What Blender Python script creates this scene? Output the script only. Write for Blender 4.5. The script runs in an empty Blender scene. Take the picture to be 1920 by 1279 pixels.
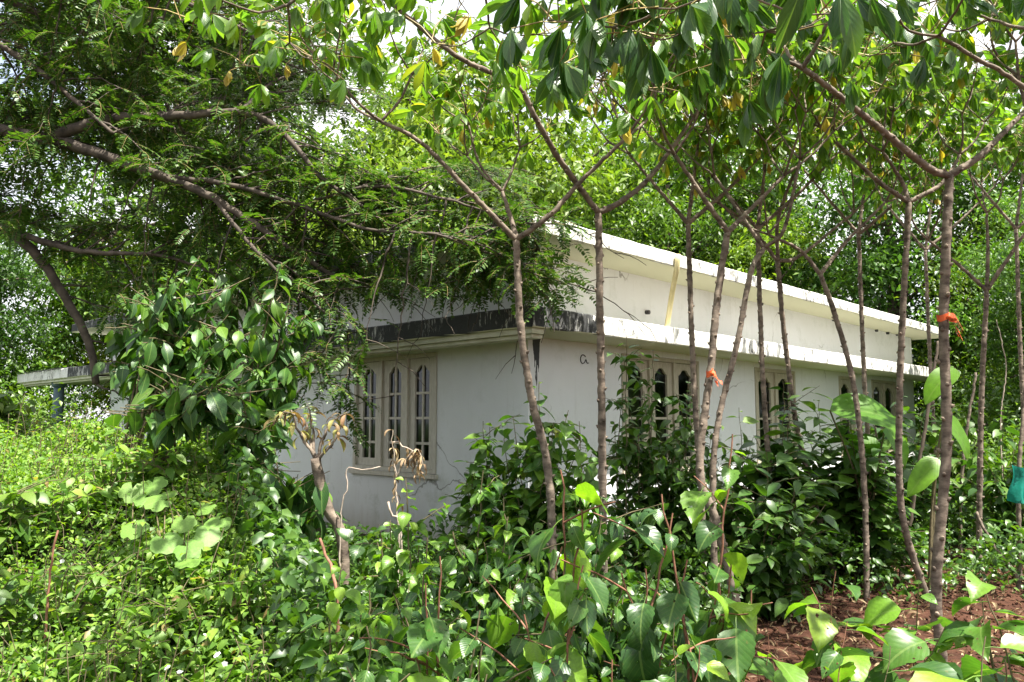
import bpy, math, random
import numpy as np
from mathutils import Matrix, Vector

# ------------------------------------------------------------------ camera, sky, sun, exposure
sc = bpy.context.scene
EYE, FPX, CX, CY = 1.35, 1490.0, 960.0, 640.0
PITCH = math.atan(150 / 1490)
cam_d = bpy.data.cameras.new('camera')
cam_d.sensor_width = 36.0
cam_d.lens = 36.0 * FPX / 1920.0
cam_d.clip_start, cam_d.clip_end = 0.05, 2000
cam = bpy.data.objects.new('camera', cam_d)
sc.collection.objects.link(cam)
cam.location = (0, 0, EYE)
cam.rotation_euler = (math.pi / 2 + PITCH, 0, 0)
sc.camera = cam

SUN_EL = math.radians(67)
SUN_H = np.array([0.80, -0.60])
world = bpy.data.worlds.new('World')
sc.world = world
world.use_nodes = True
wn, wl = world.node_tree.nodes, world.node_tree.links
wn.clear()
wout = wn.new('ShaderNodeOutputWorld')
wbg = wn.new('ShaderNodeBackground')
wbg.inputs['Strength'].default_value = 0.10
wsky = wn.new('ShaderNodeTexSky')
wsky.sky_type = 'NISHITA'
wsky.sun_disc = False
wsky.sun_elevation = SUN_EL
wsky.sun_rotation = math.atan2(SUN_H[0], SUN_H[1])
wsky.dust_density = 3.0
wsky.air_density = 1.0
# bright broken cloud cover over the blue
wtc = wn.new('ShaderNodeTexCoord')
wno = wn.new('ShaderNodeTexNoise')
wno.inputs['Scale'].default_value = 2.2
wno.inputs['Detail'].default_value = 6
wra = wn.new('ShaderNodeValToRGB')
wra.color_ramp.elements[0].position = 0.34
wra.color_ramp.elements[1].position = 0.55
wmx = wn.new('ShaderNodeMixRGB')
wmx.inputs['Color2'].default_value = (4.7, 4.7, 4.8, 1)
wl.new(wtc.outputs['Generated'], wno.inputs['Vector'])
wl.new(wno.outputs['Fac'], wra.inputs['Fac'])
wl.new(wra.outputs['Color'], wmx.inputs['Fac'])
wl.new(wsky.outputs['Color'], wmx.inputs['Color1'])
wl.new(wmx.outputs['Color'], wbg.inputs['Color'])
wl.new(wbg.outputs['Background'], wout.inputs['Surface'])

sun_d = bpy.data.lights.new('sun', 'SUN')
sun_d.energy = 5.0
sun_d.angle = math.radians(0.53)
sun_d.color = (1.0, 0.95, 0.86)
sun = bpy.data.objects.new('sun', sun_d)
sc.collection.objects.link(sun)
sdir = Vector((SUN_H[0] * math.cos(SUN_EL), SUN_H[1] * math.cos(SUN_EL), math.sin(SUN_EL)))
sun.rotation_euler = sdir.to_track_quat('Z', 'Y').to_euler()
sun.location = (6, -2, 14)

vs = sc.view_settings
vs.view_transform = 'Standard'
vs.look = 'None'
vs.gamma = 1.0
vs.exposure = 1.85
vs.use_curve_mapping = False
sc.cycles.max_bounces = 8
sc.cycles.diffuse_bounces = 4
sc.cycles.glossy_bounces = 3
sc.cycles.transmission_bounces = 5
sc.cycles.transparent_max_bounces = 8
sc.cycles.sample_clamp_indirect = 6.0

# ------------------------------------------------------------------ helpers
rng = np.random.default_rng(7)
random.seed(7)
COL = sc.collection
cp, sp = math.cos(PITCH), math.sin(PITCH)


def P(px, py, Y):
    """world point at ground distance Y seen at photo position (px, py)"""
    dx, dy = (px - CX) / FPX, (CY - py) / FPX
    y, z = cp - sp * dy, sp + cp * dy
    s = Y / y
    return np.array([dx * s, Y, EYE + z * s])


def proj(p):
    x, y, z = p[0], p[1], p[2] - EYE
    f = y * cp + z * sp
    if f < 0.1:
        return None
    return CX + FPX * x / f, CY - FPX * (-y * sp + z * cp) / f, f


def in_frame(p, m=70):
    q = proj(p)
    return q is not None and -m < q[0] < 1920 + m and -m < q[1] < 1279 + m


def sstep(a, b, x):
    t = np.clip((x - a) / (b - a), 0, 1)
    return t * t * (3 - 2 * t)


def nrm(v):
    v = np.asarray(v, float)
    return v / (np.linalg.norm(v) + 1e-9)


_ph = rng.uniform(0, 6.28, (6, 2))
_fr = rng.uniform(0.6, 2.6, (6, 2))


def lump(x, y):
    r = 0
    for k in range(6):
        r = r + np.sin(_fr[k, 0] * x + _ph[k, 0]) * np.sin(_fr[k, 1] * y + _ph[k, 1])
    return r / 3.0


def mound(x, y):
    """height of the overgrown bank on the left and of the rough ground in the middle"""
    x, y = np.asarray(x, float), np.asarray(y, float)
    edge = -0.55 - 0.52 * (y - 3.0)                       # right rim of the bank
    side = sstep(0.55, -0.35, x - edge)
    rise = 0.22 + 0.90 * sstep(2.8, 5.3, y)
    fall = 1 - sstep(8.2, 12.5, y)
    near = sstep(0.9, 2.6, y)
    m = side * rise * fall * near * (1 + 0.26 * lump(x * 1.7, y * 1.6))
    return m


def ground_z(x, y):
    x, y = np.asarray(x, float), np.asarray(y, float)
    far = sstep(16, 40, np.hypot(x, y))
    return mound(x, y) + (0.025 * lump(x * 2, y * 2) + 0.012 * lump(x * 7, y * 7)) * (1 - far) - 0.02


def on_bank(px, py, lift=.06):
    """where the sight line through (px, py) meets the overgrown bank"""
    for d in np.arange(1.8, 9, .03):
        q = P(px, py, d)
        if q[2] < float(ground_z(q[0], q[1])) + lift:
            return q
    return P(px, py, 4.5)


def frame(p, d, up, s=1.0):
    y = nrm(d)
    up = np.asarray(up, float)
    z = up - np.dot(up, y) * y
    if np.linalg.norm(z) < 1e-4:
        z = np.array([1.0, 0, 0]) - y[0] * y
    z = nrm(z)
    x = np.cross(y, z)
    M = np.eye(4)
    M[:3, 0], M[:3, 1], M[:3, 2], M[:3, 3] = x * s, y * s, z * s, p
    return M


class Acc:
    """collects triangles, builds ONE mesh object"""
    def __init__(self):
        self.V, self.F, self.U, self.M, self.n = [], [], [], [], 0

    def add(self, V, F, U=None, mi=0):
        V = np.asarray(V, float)
        F = np.asarray(F, int)
        if U is None:
            U = np.full((len(V), 2), 0.5)
        self.V.append(V)
        self.F.append(F + self.n)
        self.U.append(np.asarray(U, float))
        self.M.append(np.full(len(F), mi) if np.isscalar(mi) else np.asarray(mi))
        self.n += len(V)
        return self

    def scatter(self, tpl, Ms):
        V, F, U, MI = tpl
        Ms = np.asarray(Ms)
        if len(Ms) == 0:
            return self
        W = np.einsum('kij,nj->kni', Ms[:, :3, :3], V) + Ms[:, None, :3, 3]
        k, n = W.shape[:2]
        FF = (F[None] + (np.arange(k) * n)[:, None, None]).reshape(-1, 3)
        return self.add(W.reshape(-1, 3), FF, np.tile(U, (k, 1)), np.tile(MI, k))

    def arrays(self):
        return (np.concatenate(self.V), np.concatenate(self.F), np.concatenate(self.U), np.concatenate(self.M))

    def mesh(self, name, mats, smooth=True):
        V, F, U, MI = self.arrays()
        me = bpy.data.meshes.new(name)
        me.vertices.add(len(V))
        me.vertices.foreach_set('co', V.astype(np.float32).ravel())
        me.loops.add(len(F) * 3)
        me.loops.foreach_set('vertex_index', F.astype(np.int32).ravel())
        me.polygons.add(len(F))
        me.polygons.foreach_set('loop_start', np.arange(0, len(F) * 3, 3, dtype=np.int32))
        me.polygons.foreach_set('loop_total', np.full(len(F), 3, dtype=np.int32))
        for m in mats:
            me.materials.append(m)
        me.polygons.foreach_set('material_index', MI.astype(np.int32))
        me.polygons.foreach_set('use_smooth', np.full(len(F), smooth))
        uv = me.uv_layers.new(name='UVMap')
        uv.data.foreach_set('uv', U[F.ravel()].astype(np.float32).ravel())
        me.update()
        me.validate()
        return me

    def build(self, name, mats, parent=None, smooth=True, M=None):
        return link(name, self.mesh(name, mats if isinstance(mats, (list, tuple)) else [mats], smooth), parent, M)


def link(name, me, parent=None, M=None):
    o = bpy.data.objects.new(name, me)
    COL.objects.link(o)
    if parent is not None:
        o.parent = parent
    if M is not None:
        o.matrix_basis = Matrix(M.tolist())
    return o


def tag(o, label=None, cat=None, group=None, kind=None):
    if label: o['label'] = label
    if cat: o['category'] = cat
    if group: o['group'] = group
    if kind: o['kind'] = kind
    return o


def empty(name, loc, label=None, cat=None, group=None):
    o = bpy.data.objects.new(name, None)
    o.empty_display_size = 0.1
    COL.objects.link(o)
    o.location = [float(c) for c in loc]
    return tag(o, label, cat, group)


def box(a, b):
    x0, y0, z0 = a
    x1, y1, z1 = b
    V = [(x0, y0, z0), (x1, y0, z0), (x1, y1, z0), (x0, y1, z0), (x0, y0, z1), (x1, y0, z1), (x1, y1, z1), (x0, y1, z1)]
    Q = [(0, 3, 2, 1), (4, 5, 6, 7), (0, 1, 5, 4), (1, 2, 6, 5), (2, 3, 7, 6), (3, 0, 4, 7)]
    F = []
    for q in Q:
        F += [(q[0], q[1], q[2]), (q[0], q[2], q[3])]
    return V, F


def tube(pts, radii, k=6, cap=True):
    pts = np.asarray(pts, float)
    n = len(pts)
    radii = np.broadcast_to(np.asarray(radii, float), (n,))
    T = np.gradient(pts, axis=0)
    T /= np.linalg.norm(T, axis=1)[:, None] + 1e-9
    a = np.array([0, 0, 1.0]) if abs(T[0, 2]) < 0.9 else np.array([1.0, 0, 0])
    u = nrm(np.cross(T[0], a))
    V, U = [], []
    L = np.concatenate([[0], np.cumsum(np.linalg.norm(np.diff(pts, axis=0), axis=1))])
    th = np.arange(k) * 2 * math.pi / k
    for i in range(n):
        u = nrm(u - np.dot(u, T[i]) * T[i])
        w = np.cross(T[i], u)
        V.append(pts[i] + radii[i] * (np.cos(th)[:, None] * u + np.sin(th)[:, None] * w))
        U.append(np.stack([th / 6.283, np.full(k, L[i])], 1))
    V = np.concatenate(V)
    U = np.concatenate(U)
    F = []
    for i in range(n - 1):
        for j in range(k):
            a0, a1 = i * k + j, i * k + (j + 1) % k
            F += [(a0, a1, a1 + k), (a0, a1 + k, a0 + k)]
    if cap:
        V = np.concatenate([V, pts[:1], pts[-1:]])
        U = np.concatenate([U, U[:1], U[-1:]])
        c0, c1 = n * k, n * k + 1
        for j in range(k):
            F += [(c0, (j + 1) % k, j), (c1, (n - 1) * k + j, (n - 1) * k + (j + 1) % k)]
    return V, np.array(F), U


def smooth_line(pts, step=0.05, jit=0.0, r=rng):
    """Catmull-Rom through the points"""
    pts = np.asarray(pts, float)
    if len(pts) == 2:
        pts = np.array([pts[0], (pts[0] + pts[1]) / 2, pts[1]])
    Q = np.concatenate([[2 * pts[0] - pts[1]], pts, [2 * pts[-1] - pts[-2]]])
    out = []
    for i in range(1, len(Q) - 2):
        p0, p1, p2, p3 = Q[i - 1:i + 3]
        m = max(2, int(np.linalg.norm(p2 - p1) / step))
        for t in np.arange(m) / m:
            out.append(0.5 * (2 * p1 + (p2 - p0) * t + (2 * p0 - 5 * p1 + 4 * p2 - p3) * t * t + (3 * p1 - p0 - 3 * p2 + p3) * t ** 3))
    out.append(pts[-1])
    out = np.array(out)
    if jit:
        j = r.normal(0, jit, out.shape)
        j[0] = 0
        out = out + j
    return out


# ------------------------------------------------------------------ leaf shapes
PROF = {
    'ovate': ([0, .05, .15, .33, .5, .7, .85, .94, 1], [0, .5, .84, 1, .92, .6, .26, .09, 0]),
    'lance': ([0, .1, .3, .5, .7, .88, .96, 1], [0, .4, .85, 1, .8, .35, .1, 0]),
    'cassava': ([0, .15, .4, .6, .78, .9, .97, 1], [.05, .28, .75, 1, .78, .3, .1, 0]),
    'heart': ([0, .04, .12, .3, .55, .8, .93, 1], [.3, .75, .95, 1, .75, .34, .1, 0]),
    'oblong': ([0, .15, .4, .7, .9, 1], [0, .75, 1, .95, .5, 0]),
    'wide': ([0, .06, .2, .45, .7, .88, 1], [.15, .7, 1, 1, .8, .4, 0]),
}


def leaf_tpl(L, W, prof, n=6, m=2, fold=0.25, bend=0.5, wave=0.0, petiole=0.0, seed=0, serr=0.0, twist=0.0, mi=0):
    r = np.random.default_rng(seed)
    xs, ws = PROF[prof]
    V, U, F = [], [], []
    ph = r.uniform(0, 6)

    def curve(v):
        a = bend * v
        if abs(bend) < 1e-3:
            return np.array([0, L * v, 0]), 0.0
        return np.array([0, L * math.sin(a) / bend, -L * (1 - math.cos(a)) / bend]), a
    V.append(curve(0)[0]); U.append((0.5, 0))
    for i in range(1, n):
        v = i / n
        c, a = curve(v)
        w = W / 2 * np.interp(v, xs, ws) * (1 + serr * ((-1) ** i))
        nz = np.array([0, math.sin(a), math.cos(a)])
        for j in range(m + 1):
            u = -1 + 2 * j / m
            tw = twist * v * u * w
            z = fold * abs(u) * w + wave * W * math.sin(ph + 7 * v + (2 if u > 0 else 0)) * u * u + tw
            V.append(c + np.array([u * w, 0, 0]) + nz * z)
            U.append((0.5 + 0.5 * u * np.interp(v, xs, ws), v))
    V.append(curve(1)[0]); U.append((0.5, 1))
    k = m + 1
    for j in range(m):
        F.append((0, 1 + j + 1, 1 + j)) if False else F.append((0, 2 + j, 1 + j))
    for i in range(n - 2):
        for j in range(m):
            a0 = 1 + i * k + j
            F += [(a0, a0 + 1, a0 + 1 + k), (a0, a0 + 1 + k, a0 + k)]
    last = 1 + (n - 2) * k
    for j in range(m):
        F.append((last + j, last + j + 1, len(V) - 1))
    V, U, F = np.array(V), np.array(U), np.array(F)
    MI = np.full(len(F), mi)
    if petiole > 0:
        V = V + np.array([0, petiole, 0])
        pw = max(0.0016, L * 0.012)
        pv, pf, pu = tube([(0, 0, 0), (0, petiole * .5, L * .02), (0, petiole * 1.02, 0)], pw, 3, False)
        F = np.concatenate([F, pf + len(V)])
        V = np.concatenate([V, pv])
        U = np.concatenate([U, np.full((len(pv), 2), 0.5)])
        MI = np.concatenate([MI, np.full(len(pf), mi)])
    return V, F, U, MI


def rotz(t):
    c, s = math.cos(t), math.sin(t)
    return np.array([[c, -s, 0], [s, c, 0], [0, 0, 1.0]])


def cassava_tpl(seed, lobes=6, L=0.15, pet=0.2, droop=0.9, W=0.042, n=5):
    r = np.random.default_rng(seed)
    A = Acc()
    pv, pf, pu = tube([(0, 0, 0), (0, pet * .5, .012), (0, pet, 0)], [.0032, .0026, .0022], 3, False)
    A.add(pv, pf, pu, 1)
    tip = np.array([0, pet, 0])
    for i in range(lobes):
        a = (i - (lobes - 1) / 2) / max(1, lobes - 1) * math.radians(230) + r.normal(0, .12)
        dr = droop * r.uniform(.75, 1.2)
        d = np.array([math.sin(a) * math.cos(dr), math.cos(a) * math.cos(dr), -math.sin(dr)])
        l = L * (1 - .28 * abs(a) / 2) * r.uniform(.85, 1.1)
        t = leaf_tpl(l, W * r.uniform(.9, 1.15), 'cassava', n, 2, .28, r.uniform(.2, .7), 0, 0, seed * 31 + i, twist=r.normal(0, .25))
        up = np.array([math.sin(a) * .6 + r.normal(0, .25), math.cos(a) * .6 + r.normal(0, .25), .8])
        A.scatter(t, [frame(tip, d, up)])
    return A.arrays()


def frond_tpl(seed, L=0.24, pairs=10, ll=0.042, lw=0.014, bend=0.7):
    r = np.random.default_rng(seed)
    A = Acc()
    pts = []
    for i in range(6):
        v = i / 5
        a = bend * v
        pts.append((0, L * math.sin(a) / bend, -L * (1 - math.cos(a)) / bend))
    A.add(*tube(pts, np.linspace(.0022, .001, 6), 3, False), mi=1)
    tl = leaf_tpl(ll, lw, 'oblong', 3, 2, .15, .25)
    for i in range(pairs):
        v = .14 + .86 * i / (pairs - 1)
        a = bend * v
        p = np.array([0, L * math.sin(a) / bend, -L * (1 - math.cos(a)) / bend])
        s = (0.75 + .5 * math.sin(math.pi * v)) * r.uniform(.85, 1.1)
        for sd in (-1, 1):
            d = np.array([sd, .45 + r.normal(0, .1), -.18 + r.normal(0, .18)])
            A.scatter(tl, [frame(p, d, (r.normal(0, .2), .1, 1), s)])
    t = leaf_tpl(ll * .8, lw, 'oblong', 3, 2, .15, .2)
    A.scatter(t, [frame(pts[-1], (0, 1, -.5), (0, 0, 1))])
    return A.arrays()


def palm_tpl(R, lobes=5, seed=0, depth=.35, cup=.2):
    """rounded, lobed vine leaf; attached at the origin, blade along +Y"""
    r = np.random.default_rng(seed)
    n = lobes * 4
    V = [(0, R * .25, 0)]
    U = [(.5, .2)]
    for i in range(n + 1):
        a = math.radians(-160) + math.radians(320) * i / n
        rr = R * (1 - depth * .5 * (1 - abs(math.cos(a * lobes / 2 * 1.12)))) * (0.82 + .18 * math.cos(a)) * r.uniform(.95, 1.05)
        V.append((math.sin(a) * rr, R * .25 + math.cos(a) * rr, -cup * rr * rr / R + r.normal(0, .02) * R))
        U.append((.5 + .5 * math.sin(a), .3 + .6 * abs(math.cos(a))))
    F = [(0, i + 1, i) for i in range(1, n + 1)]
    return np.array(V), np.array(F), np.array(U), np.zeros(len(F), int)


# ------------------------------------------------------------------ materials
def new_mat(name):
    m = bpy.data.materials.new(name)
    m.use_nodes = True
    nt = m.node_tree
    nt.nodes.clear()
    return m, nt.nodes, nt.links


def math_node(n, l, op, a, b=None, c=None):
    x = n.new('ShaderNodeMath')
    x.operation = op
    for i, v in enumerate((a, b, c)):
        if v is None:
            continue
        if isinstance(v, (int, float)):
            x.inputs[i].default_value = v
        else:
            l.new(v, x.inputs[i])
    return x.outputs[0]


def ramp(n, l, fac, stops):
    r = n.new('ShaderNodeValToRGB')
    e = r.color_ramp.elements
    while len(e) < len(stops):
        e.new(0.5)
    for i, (p, c) in enumerate(stops):
        e[i].position = p
        e[i].color = (*c, 1) if len(c) == 3 else c
    l.new(fac, r.inputs['Fac'])
    return r.outputs['Color']


def mix(n, l, fac, a, b, mode='MIX'):
    x = n.new('ShaderNodeMixRGB')
    x.blend_type = mode
    for i, v in ((0, fac), (1, a), (2, b)):
        if isinstance(v, (int, float)):
            x.inputs[i].default_value = v
        elif isinstance(v, tuple):
            x.inputs[i].default_value = (*v, 1)
        else:
            l.new(v, x.inputs[i])
    return x.outputs[0]


def noise(n, l, vec, scale, detail=4, rough=.55):
    x = n.new('ShaderNodeTexNoise')
    x.inputs['Scale'].default_value = scale
    x.inputs['Detail'].default_value = detail
    x.inputs['Roughness'].default_value = rough
    if vec is not None:
        l.new(vec, x.inputs['Vector'])
    return x.outputs['Fac']


def mapping(n, l, vec, scale):
    x = n.new('ShaderNodeMapping')
    x.inputs['Scale'].default_value = scale
    l.new(vec, x.inputs['Vector'])
    return x.outputs['Vector']


def leaf_mat(name, stops, trans=(1.5, 1.6, .45), tfac=.36, rough=.42, vein=.35, nveins=9, spec=.5, spots=0.0, objvar=0.0, holes=0.0):
    m, n, l = new_mat(name)
    out = n.new('ShaderNodeOutputMaterial')
    oi = n.new('ShaderNodeObjectInfo')
    ge = n.new('ShaderNodeNewGeometry')
    rnd = math_node(n, l, 'FRACT', math_node(n, l, 'ADD', oi.outputs['Random'], ge.outputs['Random Per Island']))
    col = ramp(n, l, rnd, stops)
    if objvar:      # each tree has its own leaf tone
        col = mix(n, l, objvar, col, ramp(n, l, oi.outputs['Random'], [(0, (.55, .62, .7)), (.35, (1.0, .95, .8)), (.7, (.75, .9, .9)), (1, (1.4, 1.2, .9))]), 'MULTIPLY')
    tc = n.new('ShaderNodeTexCoord')
    va = n.new('ShaderNodeVectorMath')
    va.operation = 'ADD'
    l.new(tc.outputs['Object'], va.inputs[0])
    l.new(math_node(n, l, 'MULTIPLY', oi.outputs['Random'], 37.0), va.inputs[1])
    nz = noise(n, l, va.outputs[0], 6 if spots else 22, 4)
    col = mix(n, l, 0.55, col, ramp(n, l, nz, [(.3, (.62, .62, .55)), (.7, (1.25, 1.25, 1.1))]), 'MULTIPLY')
    if spots:
        sp_ = ramp(n, l, noise(n, l, va.outputs[0], 11, 4, .65), [(.62, (0, 0, 0)), (.70, (1, 1, 1))])
        col = mix(n, l, math_node(n, l, 'MULTIPLY', sp_, spots), col, (.16, .11, .04))
    base = col
    height = None
    if vein:
        sx = n.new('ShaderNodeSeparateXYZ')
        l.new(tc.outputs['UV'], sx.inputs[0])
        au = math_node(n, l, 'ABSOLUTE', math_node(n, l, 'SUBTRACT', sx.outputs[0], .5))
        mid = math_node(n, l, 'LESS_THAN', au, .028)
        ph = math_node(n, l, 'SUBTRACT', math_node(n, l, 'MULTIPLY', sx.outputs[1], float(nveins)), math_node(n, l, 'MULTIPLY', au, nveins * .75))
        fr = math_node(n, l, 'ABSOLUTE', math_node(n, l, 'SUBTRACT', math_node(n, l, 'FRACT', ph), .5))
        sv = ramp(n, l, fr, [(.0, (1, 1, 1)), (.12, (0, 0, 0))])
        vm = math_node(n, l, 'MAXIMUM', mid, math_node(n, l, 'MULTIPLY', sv, .30))
        base = mix(n, l, math_node(n, l, 'MULTIPLY', vm, vein), col, (.20, .30, .08))
        height = math_node(n, l, 'ADD', fr, math_node(n, l, 'MULTIPLY', nz, .6))
    b = n.new('ShaderNodeBsdfPrincipled')
    l.new(base, b.inputs['Base Color'])
    b.inputs['Roughness'].default_value = rough
    b.inputs['Specular IOR Level'].default_value = spec
    if height is not None:
        bp = n.new('ShaderNodeBump')
        bp.inputs['Strength'].default_value = .22
        bp.inputs['Distance'].default_value = .003
        l.new(height, bp.inputs['Height'])
        l.new(bp.outputs['Normal'], b.inputs['Normal'])
    t = n.new('ShaderNodeBsdfTranslucent')
    l.new(mix(n, l, 1.0, base, trans, 'MULTIPLY'), t.inputs['Color'])
    ms = n.new('ShaderNodeMixShader')
    ms.inputs['Fac'].default_value = tfac
    l.new(b.outputs[0], ms.inputs[1])
    l.new(t.outputs[0], ms.inputs[2])
    if spots and holes:      # insect holes
        hm = math_node(n, l, 'GREATER_THAN', noise(n, l, va.outputs[0], 5.5, 1, .4), holes)
        tr = n.new('ShaderNodeBsdfTransparent')
        m2 = n.new('ShaderNodeMixShader')
        l.new(hm, m2.inputs[0])
        l.new(ms.outputs[0], m2.inputs[1])
        l.new(tr.outputs[0], m2.inputs[2])
        ms = m2
    l.new(ms.outputs[0], out.inputs['Surface'])
    return m


def plain_mat(name, c1, c2, scale=8, rough=.8, bump=.3, stretch=(1, 1, 1), detail=5, spec=.3, dist=.01):
    m, n, l = new_mat(name)
    out = n.new('ShaderNodeOutputMaterial')
    tc = n.new('ShaderNodeTexCoord')
    v = mapping(n, l, tc.outputs['Object'], stretch)
    nz = noise(n, l, v, scale, detail, .6)
    b = n.new('ShaderNodeBsdfPrincipled')
    l.new(ramp(n, l, nz, [(.32, c1), (.68, c2)]), b.inputs['Base Color'])
    b.inputs['Roughness'].default_value = rough
    b.inputs['Specular IOR Level'].default_value = spec
    if bump:
        bp = n.new('ShaderNodeBump')
        bp.inputs['Strength'].default_value = bump
        bp.inputs['Distance'].default_value = dist
        l.new(nz, bp.inputs['Height'])
        l.new(bp.outputs[0], b.inputs['Normal'])
    l.new(b.outputs[0], out.inputs['Surface'])
    return m


def greens(*c):
    k = len(c)
    return [(i / max(1, k - 1), x) for i, x in enumerate(c)]


M = {}
M['cassava'] = leaf_mat('cassava_leaf', [(0, (.055, .13, .024)), (.35, (.085, .18, .028)), (.75, (.13, .23, .032)), (.93, (.17, .26, .036)), (1, (.32, .28, .04))], tfac=.56, rough=.36, vein=.4, nveins=8)
M['cassava_blue'] = leaf_mat('cassava_leaf_glossy', [(0, ((0.030, 0.088, 0.029))), (.6, ((0.049, 0.118, 0.032))), (1, (.085, .17, .045))], tfac=.44, rough=.33, vein=.45, nveins=8, spec=.55)
M['cassava_yellow'] = leaf_mat('cassava_leaf_yellow', [(0, (.46, .38, .05)), (.6, (.52, .44, .08)), (1, (.34, .24, .06))], trans=(1.1, 1.1, .4), tfac=.45, vein=.2, spots=.8)
M['petiole'] = plain_mat('petiole', (.20, .22, .06), (.30, .16, .08), 30, .5, 0)
M['pinnate'] = leaf_mat('pinnate_leaf', [(0, ((0.027, 0.071, 0.013))), (.5, ((0.049, 0.112, 0.016))), (1, ((0.091, 0.165, 0.025)))], tfac=.33, rough=.45, vein=0)
M['dark_broad'] = leaf_mat('dark_broad_leaf', [(0, ((0.024, 0.077, 0.016))), (.5, ((0.039, 0.106, 0.019))), (.85, ((0.067, 0.153, 0.022))), (1, ((0.122, 0.224, 0.025)))], tfac=.30, rough=.42, vein=.45, nveins=10, spec=.42, spots=.5)
M['mulberry'] = leaf_mat('mulberry_leaf', [(0, (.034, .095, .020)), (.4, (.060, .15, .024)), (.75, (.11, .23, .03)), (.97, (.17, .30, .035)), (1, (.28, .29, .05))], tfac=.42, rough=.38, vein=.5, nveins=8, spots=.6, holes=.715)
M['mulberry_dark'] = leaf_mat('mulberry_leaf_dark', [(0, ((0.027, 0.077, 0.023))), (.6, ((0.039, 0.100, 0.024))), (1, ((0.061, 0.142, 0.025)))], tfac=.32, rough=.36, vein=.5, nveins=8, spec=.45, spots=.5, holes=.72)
M['mulberry_young'] = leaf_mat('mulberry_leaf_young', [(0, ((0.122, 0.260, 0.022))), (.6, ((0.183, 0.342, 0.029))), (1, ((0.244, 0.389, 0.036)))], tfac=.46, rough=.4, vein=.35, nveins=8)
M['creeper'] = leaf_mat('creeper_leaf', [(0, (.075, .17, .024)), (.4, (.12, .235, .030)), (.8, (.18, .30, .04)), (.965, (.24, .36, .05)), (.985, (.30, .24, .09)), (1, (.22, .13, .06))], tfac=.42, rough=.5, vein=0)
M['gourd'] = leaf_mat('gourd_leaf', [(0, ((0.122, 0.248, 0.043))), (1, ((0.183, 0.319, 0.058)))], tfac=.36, rough=.55, vein=.25, nveins=5)
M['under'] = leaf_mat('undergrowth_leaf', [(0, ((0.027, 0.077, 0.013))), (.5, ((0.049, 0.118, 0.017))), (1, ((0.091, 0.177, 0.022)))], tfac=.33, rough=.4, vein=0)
M['bg_bright'] = leaf_mat('tree_leaf_bright', [(0, ((0.073, 0.142, 0.016))), (.5, ((0.122, 0.212, 0.022))), (1, ((0.195, 0.271, 0.032)))], tfac=.38, rough=.5, vein=0, objvar=.9)
M['bg_mid'] = leaf_mat('tree_leaf_mid', [(0, ((0.043, 0.106, 0.014))), (.5, ((0.073, 0.153, 0.019))), (1, ((0.122, 0.212, 0.025)))], tfac=.36, rough=.45, vein=0, objvar=.9)
M['bg_dark'] = leaf_mat('tree_leaf_dark', [(0, ((0.030, 0.077, 0.012))), (.5, ((0.049, 0.118, 0.016))), (1, ((0.085, 0.165, 0.022)))], tfac=.34, rough=.42, vein=0, objvar=.9)
M['big_leaf'] = leaf_mat('big_leaf', [(0, ((0.085, 0.212, 0.016))), (1, ((0.134, 0.283, 0.022)))], tfac=.55, rough=.4, vein=.3, nveins=12)
M['dry'] = leaf_mat('dry_leaf', [(0, (.13, .08, .045)), (.5, (.24, .16, .09)), (1, (.38, .29, .17))], trans=(1, .8, .5), tfac=.2, rough=.7, vein=.1)
M['withered'] = leaf_mat('withered_leaf', [(0, (.16, .19, .05)), (.5, (.26, .25, .07)), (.8, (.30, .17, .09)), (1, (.36, .24, .14))], trans=(1.2, 1.1, .4), tfac=.35, rough=.6, vein=.15)
M['bark_cassava'] = plain_mat('cassava_bark', (.05, .037, .028), (.235, .188, .145), 7, .85, .7, (1.6, 1.6, 3.2), 9)
M['node_scar'] = plain_mat('node_scar', (.12, .095, .07), (.27, .215, .16), 40, .8, .2)
M['bark_dark'] = plain_mat('dark_bark', (.035, .026, .020), (.13, .10, .075), 10, .85, .6, (1, 1, .4))
M['bark_pinnate'] = plain_mat('branch_bark', (.026, .021, .016), (.115, .092, .072), 9, .85, .5)
M['twig'] = plain_mat('twig_bark', (.07, .06, .03), (.16, .13, .07), 30, .7, .2)
M['pale_stick'] = plain_mat('pale_dead_wood', (.24, .19, .15), (.46, .39, .32), 24, .85, .3)
M['red_stem'] = plain_mat('red_brown_stem', (.12, .05, .03), (.26, .13, .08), 24, .7, .3)
M['orange'] = plain_mat('orange_ribbon', (.50, .065, .012), (.66, .12, .03), 12, .5, .1)
M['teal'] = plain_mat('teal_sheet', (.0, .12, .085), (.005, .22, .16), 10, .5, .2)
M['flower'] = plain_mat('white_petal', (.72, .72, .68), (.86, .86, .82), 20, .6, 0)
M['metal'] = plain_mat('grey_metal', (.20, .22, .23), (.34, .36, .37), 12, .5, .1)

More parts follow.
